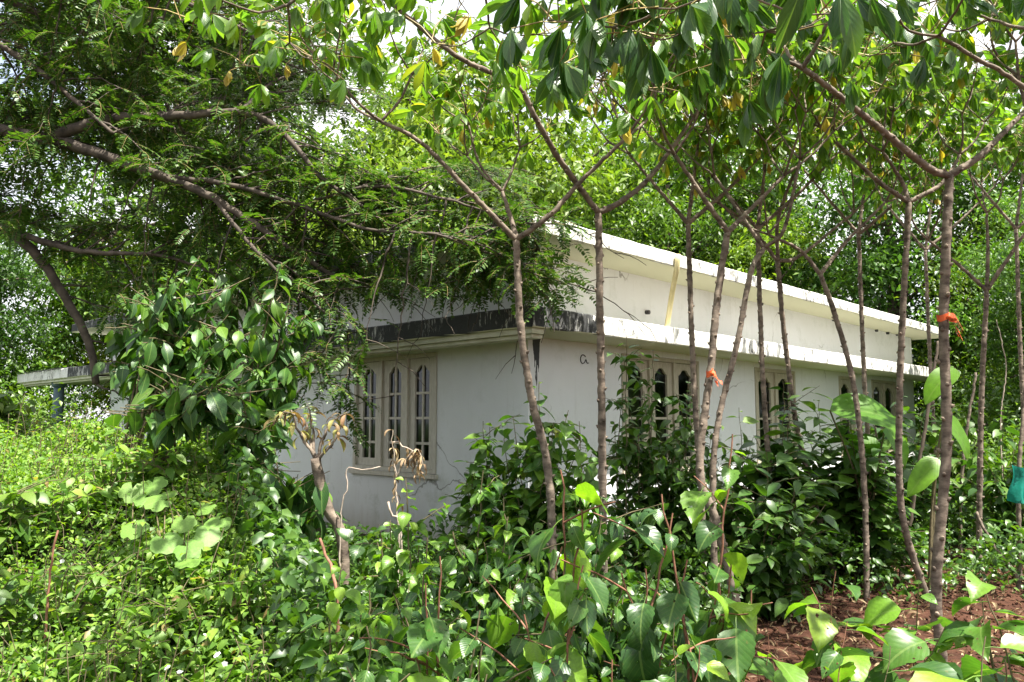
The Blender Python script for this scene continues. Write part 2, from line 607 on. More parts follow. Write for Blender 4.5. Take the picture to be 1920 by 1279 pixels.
# soil
m, n, l = new_mat('red_soil')
out = n.new('ShaderNodeOutputMaterial')
tc = n.new('ShaderNodeTexCoord')
n1 = noise(n, l, tc.outputs['Object'], 3.0, 6, .6)
n2 = noise(n, l, tc.outputs['Object'], 28, 5, .65)
c = ramp(n, l, n1, [(.3, (.036, .016, .010)), (.55, (.070, .031, .019)), (.75, (.115, .060, .038))])
c = mix(n, l, .8, c, ramp(n, l, n2, [(.3, (.5, .5, .5)), (.7, (1.3, 1.25, 1.2))]), 'MULTIPLY')
gz = noise(n, l, tc.outputs['Object'], .35, 3)
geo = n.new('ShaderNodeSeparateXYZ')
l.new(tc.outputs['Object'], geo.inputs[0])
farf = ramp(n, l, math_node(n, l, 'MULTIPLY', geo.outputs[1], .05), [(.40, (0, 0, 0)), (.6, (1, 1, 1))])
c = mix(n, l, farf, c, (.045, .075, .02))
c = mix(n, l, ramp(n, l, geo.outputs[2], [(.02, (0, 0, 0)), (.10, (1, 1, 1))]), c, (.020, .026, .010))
b = n.new('ShaderNodeBsdfPrincipled')
l.new(c, b.inputs['Base Color'])
b.inputs['Roughness'].default_value = .95
b.inputs['Specular IOR Level'].default_value = .15
bp = n.new('ShaderNodeBump')
bp.inputs['Strength'].default_value = .8
bp.inputs['Distance'].default_value = .03
l.new(n2, bp.inputs['Height'])
l.new(bp.outputs[0], b.inputs['Normal'])
l.new(b.outputs[0], out.inputs['Surface'])
M['soil'] = m


def wall_material():
    m, n, l = new_mat('whitewashed_wall')
    out = n.new('ShaderNodeOutputMaterial')
    tc = n.new('ShaderNodeTexCoord')
    ob = tc.outputs['Object']
    s = n.new('ShaderNodeSeparateXYZ')
    l.new(ob, s.inputs[0])
    c = ramp(n, l, noise(n, l, ob, 1.3, 5), [(.3, (.74, .75, .755)), (.7, (.83, .845, .86))])
    streak = noise(n, l, mapping(n, l, ob, (7, 7, .7)), 1.6, 5, .6)
    c = mix(n, l, ramp(n, l, streak, [(.58, (0, 0, 0)), (.80, (.30, .30, .30))]), c, (.42, .41, .36))
    # rain-splash dirt near the ground
    low = ramp(n, l, math_node(n, l, 'ADD', s.outputs[2], math_node(n, l, 'MULTIPLY', streak, .3)), [(.15, (.55, .55, .55)), (.5, (0, 0, 0))])
    c = mix(n, l, low, c, (.38, .30, .22))
    # black run-off stain by the corner
    nz = math_node(n, l, 'MULTIPLY', math_node(n, l, 'SUBTRACT', noise(n, l, mapping(n, l, ob, (30, 30, 3)), 1.0, 3), .5), .16)
    dx = math_node(n, l, 'ABSOLUTE', math_node(n, l, 'ADD', math_node(n, l, 'SUBTRACT', s.outputs[0], .13), nz))
    wid = ramp(n, l, math_node(n, l, 'MULTIPLY', math_node(n, l, 'SUBTRACT', s.outputs[2], 1.62), 2.0), [(0, (0, 0, 0)), (1, (.055, .055, .055))])
    st = math_node(n, l, 'LESS_THAN', dx, wid)
    st = math_node(n, l, 'MULTIPLY', st, math_node(n, l, 'LESS_THAN', s.outputs[2], 2.2))
    st = math_node(n, l, 'MULTIPLY', st, math_node(n, l, 'GREATER_THAN', s.outputs[2], 1.64))
    st = math_node(n, l, 'MULTIPLY', st, math_node(n, l, 'LESS_THAN', s.outputs[1], .02))
    c = mix(n, l, math_node(n, l, 'MULTIPLY', st, .93), c, (.018, .022, .026))
    # grey mould rising from the ledge and hanging under the roof
    mm = noise(n, l, ob, 2.6, 8, .72)
    alg = math_node(n, l, 'MULTIPLY', ramp(n, l, mm, [(.52, (0, 0, 0)), (.66, (1, 1, 1))]), ramp(n, l, math_node(n, l, 'MULTIPLY', s.outputs[2], .45), [(.25, (.35, .35, .35)), (.8, (.10, .10, .10)), (.98, (.22, .22, .22))]))
    c = mix(n, l, alg, c, (.30, .33, .24))
    vo = n.new('ShaderNodeTexVoronoi')
    vo.feature = 'DISTANCE_TO_EDGE'
    vo.inputs['Scale'].default_value = .9
    wob = n.new('ShaderNodeTexNoise')
    wob.inputs['Scale'].default_value = 3.0
    wob.inputs['Detail'].default_value = 6
    l.new(ob, wob.inputs['Vector'])
    l.new(mix(n, l, .25, ob, wob.outputs['Color'], 'ADD'), vo.inputs['Vector'])
    crk = math_node(n, l, 'MULTIPLY', math_node(n, l, 'LESS_THAN', vo.outputs['Distance'], .004), ramp(n, l, noise(n, l, ob, .8, 2), [(.52, (0, 0, 0)), (.6, (.7, .7, .7))]))
    c = mix(n, l, crk, c, (.22, .21, .19))
    b = n.new('ShaderNodeBsdfPrincipled')
    l.new(c, b.inputs['Base Color'])
    b.inputs['Roughness'].default_value = .85
    b.inputs['Specular IOR Level'].default_value = .2
    bp = n.new('ShaderNodeBump')
    bp.inputs['Strength'].default_value = .25
    bp.inputs['Distance'].default_value = .006
    l.new(noise(n, l, ob, 45, 4), bp.inputs['Height'])
    l.new(bp.outputs[0], b.inputs['Normal'])
    l.new(b.outputs[0], out.inputs['Surface'])
    return m


def slab_material(name, strong):
    """weathered concrete edge: black mould in vertical runs"""
    m, n, l = new_mat(name)
    out = n.new('ShaderNodeOutputMaterial')
    tc = n.new('ShaderNodeTexCoord')
    ob = tc.outputs['Object']
    s = n.new('ShaderNodeSeparateXYZ')
    l.new(ob, s.inputs[0])
    c = ramp(n, l, noise(n, l, ob, 2.0, 5), [(.3, (.62, .61, .56)), (.7, (.76, .76, .73))])
    runs = noise(n, l, mapping(n, l, ob, (11, 11, 1.6)), 2.6, 9, .78)
    blot = noise(n, l, ob, 6.5, 6, .7)
    side = math_node(n, l, 'LESS_THAN', math_node(n, l, 'ADD', s.outputs[0], math_node(n, l, 'MULTIPLY', blot, .8 if strong else .04)), .75 if strong else -.57)   # corner and garden side
    porch = math_node(n, l, 'LESS_THAN', s.outputs[1], 11.6)
    side = math_node(n, l, 'MULTIPLY', side, porch)
    if True:
        big = noise(n, l, ob, 1.7, 3)
        heavy = ramp(n, l, math_node(n, l, 'ADD', math_node(n, l, 'MULTIPLY', runs, .6), math_node(n, l, 'MULTIPLY', math_node(n, l, 'ADD', big, blot), .2)), [(.535, (1, 1, 1)), (.60, (.05, .05, .05))])
    fine = noise(n, l, mapping(n, l, ob, (1, 1, .55)), 12, 10, .8)
    patch = ramp(n, l, noise(n, l, ob, 1.1, 4, .6), [(.40, (.12, .12, .12)), (.54, (1, 1, 1))])
    light = math_node(n, l, 'MULTIPLY', ramp(n, l, fine, [(.51, (0, 0, 0)), (.59, (.92, .92, .92))]), patch)
    mask = mix(n, l, side, light, heavy)
    nrm_ = n.new('ShaderNodeNewGeometry')
    sz = n.new('ShaderNodeSeparateXYZ')
    l.new(nrm_.outputs['Normal'], sz.inputs[0])
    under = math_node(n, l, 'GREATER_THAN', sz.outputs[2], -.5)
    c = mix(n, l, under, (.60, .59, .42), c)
    c = mix(n, l, math_node(n, l, 'MULTIPLY', math_node(n, l, 'MULTIPLY', mask, under), .94), c, (.011, .013, .016))
    b = n.new('ShaderNodeBsdfPrincipled')
    l.new(c, b.inputs['Base Color'])
    b.inputs['Roughness'].default_value = .9
    b.inputs['Specular IOR Level'].default_value = .2
    bp = n.new('ShaderNodeBump')
    bp.inputs['Strength'].default_value = .5
    bp.inputs['Distance'].default_value = .01
    l.new(noise(n, l, ob, 26, 5), bp.inputs['Height'])
    l.new(bp.outputs[0], b.inputs['Normal'])
    l.new(b.outputs[0], out.inputs['Surface'])
    return m


M['wall'] = wall_material()
M['slab'] = slab_material('mouldy_concrete_edge', True)
M['slab_top'] = slab_material('weathered_roof_edge', False)
M['cream'] = plain_mat('cream_plaster', (.52, .51, .38), (.68, .67, .54), 6, .85, .2)
M['frame'] = plain_mat('painted_window_wood', (.50, .46, .39), (.66, .62, .54), 10, .6, .2, (6, 6, 1))
M['frame_brown'] = plain_mat('weathered_window_wood', (.38, .34, .25), (.54, .50, .40), 10, .7, .25, (6, 6, 1))
M['interior'] = plain_mat('dim_interior', (.05, .05, .045), (.09, .085, .075), 3, .9, 0)
M['pipe'] = plain_mat('yellowed_pipe', (.58, .50, .26), (.72, .64, .38), 9, .45, .1)
M['column'] = plain_mat('blue_grey_column', (.07, .115, .14), (.15, .20, .23), 7, .6, .1)
M['hole'] = plain_mat('grimy_metal', (.05, .05, .055), (.12, .11, .11), 12, .8, .1)
M['tile'] = plain_mat('pale_roof_sheet', (.40, .42, .45), (.60, .62, .66), 5, .7, .2)

m, n, l = new_mat('window_glass')
out = n.new('ShaderNodeOutputMaterial')
g = n.new('ShaderNodeBsdfGlossy')
g.inputs['Roughness'].default_value = .06
g.inputs['Color'].default_value = (.8, .85, .9, 1)
t = n.new('ShaderNodeBsdfTransparent')
t.inputs['Color'].default_value = (.22, .23, .23, 1)
fr = n.new('ShaderNodeFresnel')
fr.inputs['IOR'].default_value = 1.45
ms = n.new('ShaderNodeMixShader')
l.new(fr.outputs[0], ms.inputs[0])
l.new(t.outputs[0], ms.inputs[1])
l.new(g.outputs[0], ms.inputs[2])
l.new(ms.outputs[0], out.inputs['Surface'])
M['glass'] = m

# ------------------------------------------------------------------ ground
gx = np.concatenate([-np.geomspace(420, 9.2, 16), np.arange(-9, 9.01, .12), np.geomspace(9.2, 420, 16)])
gy = np.concatenate([-np.geomspace(300, 1.2, 12), np.arange(-1, 15.01, .12), np.geomspace(15.2, 700, 22)])
XX, YY = np.meshgrid(gx, gy)
ZZ = ground_z(XX, YY) - 0.16 * sstep(0.05, 0.3, mound(XX, YY))
nx, ny = len(gx), len(gy)
ii = (np.arange(ny - 1)[:, None] * nx + np.arange(nx - 1)[None]).ravel()
F = np.concatenate([np.stack([ii, ii + 1, ii + 1 + nx], 1), np.stack([ii, ii + 1 + nx, ii + nx], 1)])
g_ = Acc().add(np.stack([XX.ravel(), YY.ravel(), ZZ.ravel()], 1), F).build('ground', M['soil'])
tag(g_, 'red brown soil under the plants and around the house', 'ground', kind='structure')

# ------------------------------------------------------------------ house
HC = np.array([0.16, 7.9])
HA = math.atan2(.724, .69)
d_r = np.array([math.cos(HA), math.sin(HA)])
d_l = np.array([-math.sin(HA), math.cos(HA)])
house = empty('house', (HC[0], HC[1], 0), 'white single-storey house with mould-streaked concrete sunshade behind the garden', 'house')
house.rotation_euler = (0, 0, HA)
LR, LLEFT, ZSLAB, ZSL2, ZUP, ZTOP = 11.8, 11.0, 2.19, 2.38, 3.07, 3.22
OV = 0.6
WIN_R = [(1.57, 3.26, 3), (4.80, 6.13, 2), (7.86, 8.53, 1), (9.40, 10.7, 2)]
WIN_L = [(1.37, 2.93, 3), (6.55, 8.05, 3)]
WZ0, WZ1 = 0.765, 2.12


def wall_holes(L, z0, z1, holes, th, fn):
    us = sorted({0, L, *[h[0] for h in holes], *[h[1] for h in holes]})
    zs = sorted({z0, z1, *[h[2] for h in holes], *[h[3] for h in holes]})
    A = Acc()

    def solid(i, j):
        if not (0 <= i < len(us) - 1 and 0 <= j < len(zs) - 1):
            return False
        u, z = (us[i] + us[i + 1]) / 2, (zs[j] + zs[j + 1]) / 2
        return not any(h[0] < u < h[1] and h[2] < z < h[3] for h in holes)

    def quad(pts):
        A.add([fn(*p) for p in pts], [(0, 1, 2), (0, 2, 3)])
    for i in range(len(us) - 1):
        for j in range(len(zs) - 1):
            if not solid(i, j):
                continue
            u0, u1, a, b_ = us[i], us[i + 1], zs[j], zs[j + 1]
            quad([(u0, 0, a), (u1, 0, a), (u1, 0, b_), (u0, 0, b_)])
            quad([(u0, -th, a), (u0, -th, b_), (u1, -th, b_), (u1, -th, a)])
            for (di, dj, e) in ((-1, 0, [(u0, 0, a), (u0, 0, b_), (u0, -th, b_), (u0, -th, a)]), (1, 0, [(u1, 0, a), (u1, -th, a), (u1, -th, b_), (u1, 0, b_)]),
                                (0, -1, [(u0, 0, a), (u0, -th, a), (u1, -th, a), (u1, 0, a)]), (0, 1, [(u0, 0, b_), (u1, 0, b_), (u1, -th, b_), (u0, -th, b_)])):
                if not solid(i + di, j + dj):
                    quad(e)
    return A


fnR = lambda u, nn, z: (u, -nn, z)          # u along the long sunlit side, nn outwards
fnL = lambda u, nn, z: (-nn, u, z)          # u along the shaded garden side
wall_holes(LR, -.3, ZUP, [(a, b_, WZ0, WZ1) for a, b_, _ in WIN_R], .2, fnR).build('wall', M['wall'], house, False)
wall_holes(LLEFT - .2, -.3, ZUP, [(a - .2, b_ - .2, WZ0, WZ1) for a, b_, _ in WIN_L], .2, lambda u, nn, z: (-nn, u + .2, z)).build('wall', M['wall'], house, False)
A = Acc()
A.add(*box((LR - .2, .21, -.3), (LR, LLEFT, ZUP - .003)))
A.add(*box((.21, LLEFT - .2, -.3), (LR - .21, LLEFT, ZUP - .003)))
A.build('rear_wall', M['wall'], house, False)
Acc().add(*box((.2, .2, -.02), (LR - .21, LLEFT - .21, .03))).build('floor', M['interior'], house, False)


def L_slab(o, xe, ye, inner, z0, z1, px=0.0):
    """L-shaped ledge round the corner, overhang o, reaching xe / ye"""
    pl = [(-o, -o), (xe, -o), (xe, inner), (inner, inner), (inner, ye), (-o, ye)]
    V = [(x, y, z0) for x, y in pl] + [(x, y, z1) for x, y in pl]
    F = []
    for k, s in ((0, -1), (6, 1)):
        q = [(0, 1, 2, 3), (0, 3, 4, 5)]
        for a in q:
            t = [(a[0], a[1], a[2]), (a[0], a[2], a[3])]
            F += [tuple(k + i for i in (x if s > 0 else x[::-1])) for x in t]
    for i in range(6):
        j = (i + 1) % 6
        F += [(i, j, j + 6), (i, j + 6, i + 6)]
    return V, F


def dense_edge(A, o, xe, ye, z0, z1, r, step=.17, amp=.0022):
    """slightly uneven skin on the two outer edges of a slab, so that its arris is not ruler straight"""
    for fn, L in ((lambda u, nn, z: (u, -o - nn, z), xe), (lambda u, nn, z: (-o - nn, u, z), ye)):
        us = np.arange(-o, L + step, step)
        us[-1] = L
        rows = []
        for k, z in enumerate((z0, z0 + .012, z0 + (z1 - z0) * .5, z1 - .012, z1)):
            prot = [0.0, .008, .009, .008, 0.0][k]
            rows.append([fn(u, prot, z + (r.normal(0, amp) if k != 2 else 0)) for u in us])
        V = np.array(rows).reshape(-1, 3)
        n_ = len(us)
        F = []
        for a in range(4):
            for i in range(n_ - 1):
                q = a * n_ + i
                F += [(q, q + 1, q + 1 + n_), (q, q + 1 + n_, q + n_)]
        A.add(V, F)


A = Acc().add(*L_slab(OV, LR + .9, 14.9, .1, ZSLAB, ZSL2))
dense_edge(A, OV, LR + .9, 14.9, ZSLAB - .002, ZSL2 + .002, rng)
# porch roof beyond the end wall
A.add(*box((.105, LLEFT + .002, ZSLAB + .003), (4.5, 14.9, ZSL2 - .003)))
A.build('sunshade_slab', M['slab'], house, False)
Acc().add(*box((-OV + .035, -OV + .035, ZSLAB - .05), (-.40, 14.85, ZSLAB - .001))).build('drip_moulding', M['cream'], house, False)
Acc().add(*box((-OV + .09, -OV + .09, ZSLAB - .085), (-.36, 14.8, ZSLAB - .052))).build('drip_moulding', M['cream'], house, False)
A = Acc().add(*box((-OV, -OV, ZUP), (LR + .5, LLEFT + .5, ZTOP)))
dense_edge(A, OV, LR + .5, LLEFT + .5, ZUP - .002, ZTOP + .002, rng)
A.build('roof_slab', M['slab_top'], house, False)
# pale sheets lying on the porch roof
for k in range(5):
    A = Acc()
    y0 = 12.0 + k * .58
    us = np.linspace(0, .56, 9)
    V = [(x, y0 + u, ZSL2 + .02 + .018 * math.sin(u * 45) + (0.0 if x < 0 else .25)) for x in (-.66, 1.6) for u in us]
    A.add(V, [f for i in range(8) for f in ((i, i + 1, i + 10), (i, i + 10, i + 9))])
    A.build('roof_sheet', M['tile'], house, True)
th = np.linspace(0, 6.283, 15)[:-1]
A = Acc().add(*tube([(-.38, 12.8, -.3), (-.38, 12.8, 1.0), (-.38, 12.8, ZSLAB - .04)], [.11, .105, .1], 14))
A.add(*tube([(-.38, 12.8, ZSLAB - .14), (-.38, 12.8, ZSLAB - .041)], [.13, .15], 14))
A.build('porch_column', M['column'], house)


def scallop(s):
    s = abs(s)
    if s < .30: return 1.0 - .3 * s
    if s < .66: return .91 - .50 * ((s - .30) / .36) ** 1.5
    return .41 - .25 * ((s - .66) / .34) ** .7


def window(fn, u0, u1, ncase, fmat, bars):
    FR = .05
    A = Acc()

    def bx(A, a, b_):
        V, F = box(a, b_)
        A.add([fn(v[0], v[1], v[2]) for v in V], F)
    e = .004
    # outer frame, standing a little proud of the wall
    bx(A, (u0 + e, -.10, WZ0 + e), (u0 + FR, .014, WZ1 - e))
    bx(A, (u1 - FR, -.10, WZ0 + e), (u1 - e, .014, WZ1 - e))
    bx(A, (u0 + FR + .001, -.10, WZ1 - FR), (u1 - FR - .001, .012, WZ1 - e))
    bx(A, (u0 + FR + .001, -.10, WZ0 + e), (u1 - FR - .001, .012, WZ0 + FR))
    w = (u1 - u0 - 2 * FR) / ncase
    for k in range(1, ncase):
        c = u0 + FR + k * w
        bx(A, (c - .022, -.099, WZ0 + FR + .001), (c + .022, .010, WZ1 - FR - .001))
    wo = A.build('window', fmat, house, False)
    A = Acc()
    bx(A, (u0 - .03, -.02, WZ0 - .05), (u1 + .03, .05, WZ0 - .002))
    A.build('sill', fmat, wo, False)
    for k in range(ncase):
        a = u0 + FR + k * w + (.0235 if k else .002)
        b_ = u0 + FR + (k + 1) * w - (.0235 if k < ncase - 1 else .002)
        z0, z1 = WZ0 + FR + .003, WZ1 - FR - .003
        st = .105
        A = Acc()
        n0, n1 = -.075, -.02
        bx(A, (a, n0, z0), (a + st, n1, z1))
        bx(A, (b_ - st, n0, z0), (b_, n1, z1))
        bx(A, (a + st + .0005, n0 + .001, z0), (b_ - st - .0005, n1 - .001, z0 + .09))
        # scalloped head
        xs = np.linspace(a + st + .0005, b_ - st - .0005, 17)
        xc, hw = (a + b_) / 2, (b_ - a) / 2 - st
        zs_ = [z1 - .17 + .095 * scallop((x - xc) / hw) for x in xs]
        V, F = [], []
        for x, z in zip(xs, zs_):
            V += [fn(x, n1 - .001, z), fn(x, n1 - .001, z1 - .001), fn(x, n0 + .001, z), fn(x, n0 + .001, z1 - .001)]
        for i in range(16):
            p, q = 4 * i, 4 * i + 4
            F += [(p, q, q + 1), (p, q + 1, p + 1), (p + 2, p + 3, q + 3), (p + 2, q + 3, q + 2), (p, p + 2, q + 2), (p, q + 2, q)]
        A.add(V, F)
        co = A.build('casement', fmat, wo, False)
        zb = [z0 + .09, z0 + .09 + .19, z0 + .09 + .19 + .285, z0 + .09 + .19 + .57, z1 - .06]
        xb = [a + st, xc, b_ - st]
        if not bars:
            zb = [zb[0], zb[2], zb[4]]
            xb = [a + st, b_ - st]
        A = Acc()
        for z in zb[1:-1]:
            bx(A, (a + st - .004, n0 + .012, z - .014), (b_ - st + .004, n1 - .012, z + .014))
        if bars:
            bx(A, (xc - .013, n0 + .010, z0 + .088), (xc + .013, n1 - .010, z1 - .07))
        A.build('glazing_bars', fmat, wo, False)
        for i in range(len(zb) - 1):
            for j in range(len(xb) - 1):
                Acc().add([fn(xb[j] - .002, -.048, zb[i]), fn(xb[j + 1] + .002, -.048, zb[i]), fn(xb[j + 1] + .002, -.048, zb[i + 1]), fn(xb[j] - .002, -.048, zb[i + 1])],
                          [(0, 1, 2), (0, 2, 3)] if fn is fnR else [(2, 1, 0), (3, 2, 0)]).build('pane', M['glass'], wo, False)


for a, b_, k in WIN_R:
    window(fnR, a, b_, k, M['frame_brown'], False)
for a, b_, k in WIN_L:
    window(fnL, a, b_, k, M['frame'], True)


def on_house(px, py, off):
    """house-local point at photo position on the plane parallel to the sunlit side, off metres out"""
    dx, dy = (px - CX) / FPX, (CY - py) / FPX
    dv = np.array([dx, cp - sp * dy, sp + cp * dy])
    nrm2 = -d_l
    o = HC + nrm2 * off
    t = np.dot(o, nrm2) / np.dot(dv[:2], nrm2)
    w = dv * t + np.array([0, 0, EYE])
    q = w[:2] - HC
    return np.array([np.dot(q, d_r), np.dot(q, d_l), w[2]])


a, b_ = on_house(1272, 470, .66), on_house(1250, 612, .40)
b_[2] = ZSL2 + .02
a[1] = -.655; a[2] = ZTOP - .02
A = Acc().add(*tube(smooth_line([a, a + (0, .02, -.16), (a + b_) / 2, b_], .06), .03, 10))
A.add(*tube([b_ + (b_ - a) * .0, b_ + (b_ - a) * .05], [.036, .036], 10))
A.build('drain_pipe', M['pipe'], house)
for px, py in ((1424, 570), (1561, 600), (1641, 620), (1662, 625), (1680, 628), (1211, 586)):
    q = on_house(px, py, 0.0)
    A = Acc().add(*tube([q + (0, .02, 0), q + (0, -.05, -.006)], .026, 9))
    A.build('drain_spout', M['hole'], house)
# small curled mark on the wall by the corner
q = on_house(1093, 675, 0.004)
s_ = .0055
cur = [(.045, 0, .035), (.015, 0, .052), (-.02, 0, .045), (-.04, 0, .01), (-.03, 0, -.03), (0, 0, -.04), (.03, 0, -.025), (.05, 0, .005), (.062, 0, -.02), (.08, 0, -.035), (.10, 0, -.03)]
Acc().add(*tube(smooth_line([q + np.array(c_) for c_ in cur], .012), .006, 5)).build('wall_mark', M['hole'], house)

# ------------------------------------------------------------------ plants: shared builders
LEAFSETS = {}


def leafset(key, tpls, mats):
    """tpls: list of arrays; one shared mesh each"""
    out = []
    for t in tpls:
        a = Acc()
        a.add(*t)
        out.append((a.mesh('leaf', mats), t))
    LEAFSETS[key] = (out, mats)


leafset('cassava', [cassava_tpl(s, lo, .155, .19, dr) for s, lo, dr in ((1, 5, .75), (2, 6, .95), (3, 7, 1.1), (4, 5, 1.2), (5, 6, .6))], [M['cassava'], M['petiole']])
leafset('cassava_blue', [cassava_tpl(s, lo, .165, .19, dr, .048, 7) for s, lo, dr in ((11, 5, 1.0), (12, 5, 1.2), (13, 6, 1.1), (14, 4, 1.25))], [M['cassava_blue'], M['petiole']])
leafset('cassava_yellow', [cassava_tpl(s, lo, .13, .17, 1.35, .035) for s, lo in ((21, 5), (22, 4))], [M['cassava_yellow'], M['petiole']])
mul = [leaf_tpl(1, w_, 'ovate', 12, 4, fo, b_, wv, .28, 40 + i, serr=.03, twist=tw) for i, (b_, tw, w_, fo, wv) in enumerate(((.5, .25, .66, .28, .05), (.9, -.3, .6, .4, .07), (.3, .45, .7, .15, .06), (1.3, .1, .64, .3, .08), (.7, -.5, .58, .5, .05), (1.0, .6, .68, .2, .09)))]
for k_ in ('mulberry', 'mulberry_dark', 'mulberry_young'):
    leafset(k_, mul, [M[k_]])
brd = [leaf_tpl(1, .46, 'lance', 8, 4, .25, b_, .03, .12, 60 + i, twist=tw) for i, (b_, tw) in enumerate(((.6, .1), (.9, -.2), (1.2, .3), (.4, -.1)))]
leafset('dark_broad', brd, [M['dark_broad']])
lay = [leaf_tpl(1, .52, 'ovate', 6, 2, .2, b_, 0, .15, 70 + i) for i, b_ in enumerate((.3, .5, .7))]
leafset('under', lay, [M['under']])
leafset('bushy', lay, [M['bg_mid']])
leafset('bright_bush', lay, [M['bg_bright']])
leafset('gourd', [palm_tpl(.5, 5, s, .35, .25) for s in (1, 2, 3)], [M['gourd']])
leafset('withered', [leaf_tpl(1, .26, 'lance', 6, 2, .5, b_, .06, .2, 90 + i, twist=tw) for i, (b_, tw) in enumerate(((1.4, .6), (2.0, -.8), (1.0, 1.0)))], [M['withered']])
leafset('dry', [leaf_tpl(1, .17, 'lance', 6, 2, .7, b_, .08, .1, 95 + i, twist=tw) for i, (b_, tw) in enumerate(((1.8, 1.2), (2.4, -1.4), (1.2, 1.5)))], [M['dry']])


def place_leaves(root, leaves, maxobj, name='leaf'):
    """leaves: (set, index, 4x4). The nearest ones in the frame are parts, the rest is one mass of foliage."""
    base = np.array(root.location)
    vis, rest = [], []
    for L in leaves:
        c = L[2][:3, 3] + L[2][:3, 1] * .4
        if in_frame(c):
            vis.append((np.linalg.norm(c - (0, 0, EYE)), L))
        else:
            rest.append(L)
    vis.sort(key=lambda q: q[0])
    rest += [q[1] for q in vis[maxobj:]]
    for _, (ks, i, Mx) in vis[:maxobj]:
        Mx = Mx.copy()
        Mx[:3, 3] -= base
        sets, _m = LEAFSETS[ks]
        link(name, sets[i % len(sets)][0], root, Mx)
    if rest:
        mats, A = [], Acc()
        by = {}
        for ks, i, Mx in rest:
            by.setdefault((ks, i % len(LEAFSETS[ks][0])), []).append(Mx)
        for (ks, i), Ms in by.items():
            sets, ms_ = LEAFSETS[ks]
            off = len(mats)
            mats += ms_
            V, F, U, MI = sets[i][1]
            Ms = np.array(Ms)
            Ms[:, :3, 3] -= base
            A.scatter((V, F, U, MI + off), Ms)
        tag(A.build('foliage', mats, root), kind='stuff')


# ------------------------------------------------------------------ cassava plants
def cassava_stem(A, pts, r0, r1, r, nubs=True):
    """knobbly stem: swollen nodes and pale leaf-scar nubs"""
    line = smooth_line(pts, .025, .0015, r)
    n_ = len(line)
    rad = np.linspace(r0, r1, n_)
    ph = np.cumsum(r.uniform(.55, 1.1, n_))
    rad = rad * (1 + .03 * np.sin(ph * 1.1) + r.normal(0, .035, n_))
    A.add(*tube(line, rad, 8))
    if nubs:
        T = np.gradient(line, axis=0)
        az, s = r.uniform(0, 6), 0.0
        step = max(.035, r0 * 2.3)
        d = 0
        for i in range(1, n_ - 1):
            d += np.linalg.norm(line[i] - line[i - 1])
            if d < step:
                continue
            d = 0
            step = max(.022, r0 * r.uniform(.9, 2.1))
            az += 2.4
            t = nrm(T[i])
            u = nrm(np.cross(t, (0.3, 0.2, 1) if abs(t[2]) < .9 else (1, 0, 0)))
            w = np.cross(t, u)
            o = math.cos(az) * u + math.sin(az) * w
            c = line[i] + o * rad[i] * .82
            k_ = r.uniform(.3, .85)
            e = c + o * rad[i] * k_ + t * rad[i] * .2
            A.add(*tube([c - t * rad[i] * .3, (c + e) / 2, e], [rad[i] * .5, rad[i] * .34, rad[i] * .12], 6), mi=1 if r.random() < .45 else 0)


def cassava(label, trunk, d0, d1, branches, r0=.026, seed=0, maxobj=75, lv=2, ks='cassava', sub=(3, 3), nleaf=(8, 11), spread=.85, yellow=.03, group='cassava plants in front of the house', up=.55, slen=(.3, .5), base=None):
    r = np.random.default_rng(seed)
    pts = [P(px, py, d0 + (d1 - d0) * k / max(1, len(trunk) - 1)) for k, (px, py) in enumerate(trunk)]
    b0 = np.array(base) if base is not None else pts[0] + (pts[0] - pts[1]) * .25
    gz = float(ground_z(b0[0], b0[1]))
    if pts[0][2] > gz + .06:
        pts = [np.array([b0[0], b0[1], gz - .05])] + pts
    else:
        pts[0][2] = min(pts[0][2], gz - .03)
    root = empty('cassava_plant', (pts[0][0], pts[0][1], gz), label, 'plant', group)
    base_ = np.array(root.location)
    A = Acc()
    cassava_stem(A, np.array(pts) - base_, r0, r0 * .82, r)
    A.build('trunk', [M['bark_cassava'], M['node_scar']], root)
    leaves = []
    fork = pts[-1]

    def tip(p, d, nl):
        az = r.uniform(0, 6.28)
        for k in range(nl):
            az += 2.4 + r.normal(0, .3)
            el = .95 - 1.35 * k / max(1, nl - 1) + r.normal(0, .15)
            dd = np.array([math.cos(az) * math.cos(el), math.sin(az) * math.cos(el), math.sin(el)])
            dd = nrm(dd + d * .35)
            pos = p - d * .14 * k / nl
            key = 'cassava_yellow' if (k == nl - 1 and ks == 'cassava' and r.random() < yellow * 6) else ks
            leaves.append((key, int(r.integers(0, 5)), frame(pos, dd, (r.normal(0, .2), r.normal(0, .2), 1), r.uniform(.75, 1.15))))

    def grow(p, d, level, rad):
        k = int(r.integers(sub[0], sub[1] + 1))
        a0 = r.uniform(0, 6.28)
        for i in range(k):
            a = a0 + 6.283 * i / k + r.normal(0, .3)
            side = np.array([math.cos(a), math.sin(a), 0])
            dd = nrm(d * .6 + side * spread + np.array([0, 0, up]) + r.normal(0, .12, 3))
            ln = r.uniform(*slen)
            mid = p + dd * ln * .5 + np.array([0, 0, -.015]) + r.normal(0, .012, 3)
            e = p + nrm(dd + np.array([0, 0, .12])) * ln
            cassava_stem(B, np.array([p, mid, e]) - base_, rad * .8, rad * .5, r, level > 1)
            if level > 1:
                grow(e, nrm(e - mid), level - 1, rad * .6)
            else:
                tip(e, nrm(e - mid), int(r.integers(nleaf[0], nleaf[1] + 1)))
    for br in branches:
        q = [fork] + [P(*b) for b in br]
        B = Acc()
        cassava_stem(B, np.array(q) - base_, r0 * .72, r0 * .42, r)
        d = nrm(q[-1] - q[-2])
        grow(q[-1], d, lv, r0 * .45)
        B.build('branch', [M['bark_cassava'], M['node_scar']], root)
    place_leaves(root, leaves, maxobj)
    return root


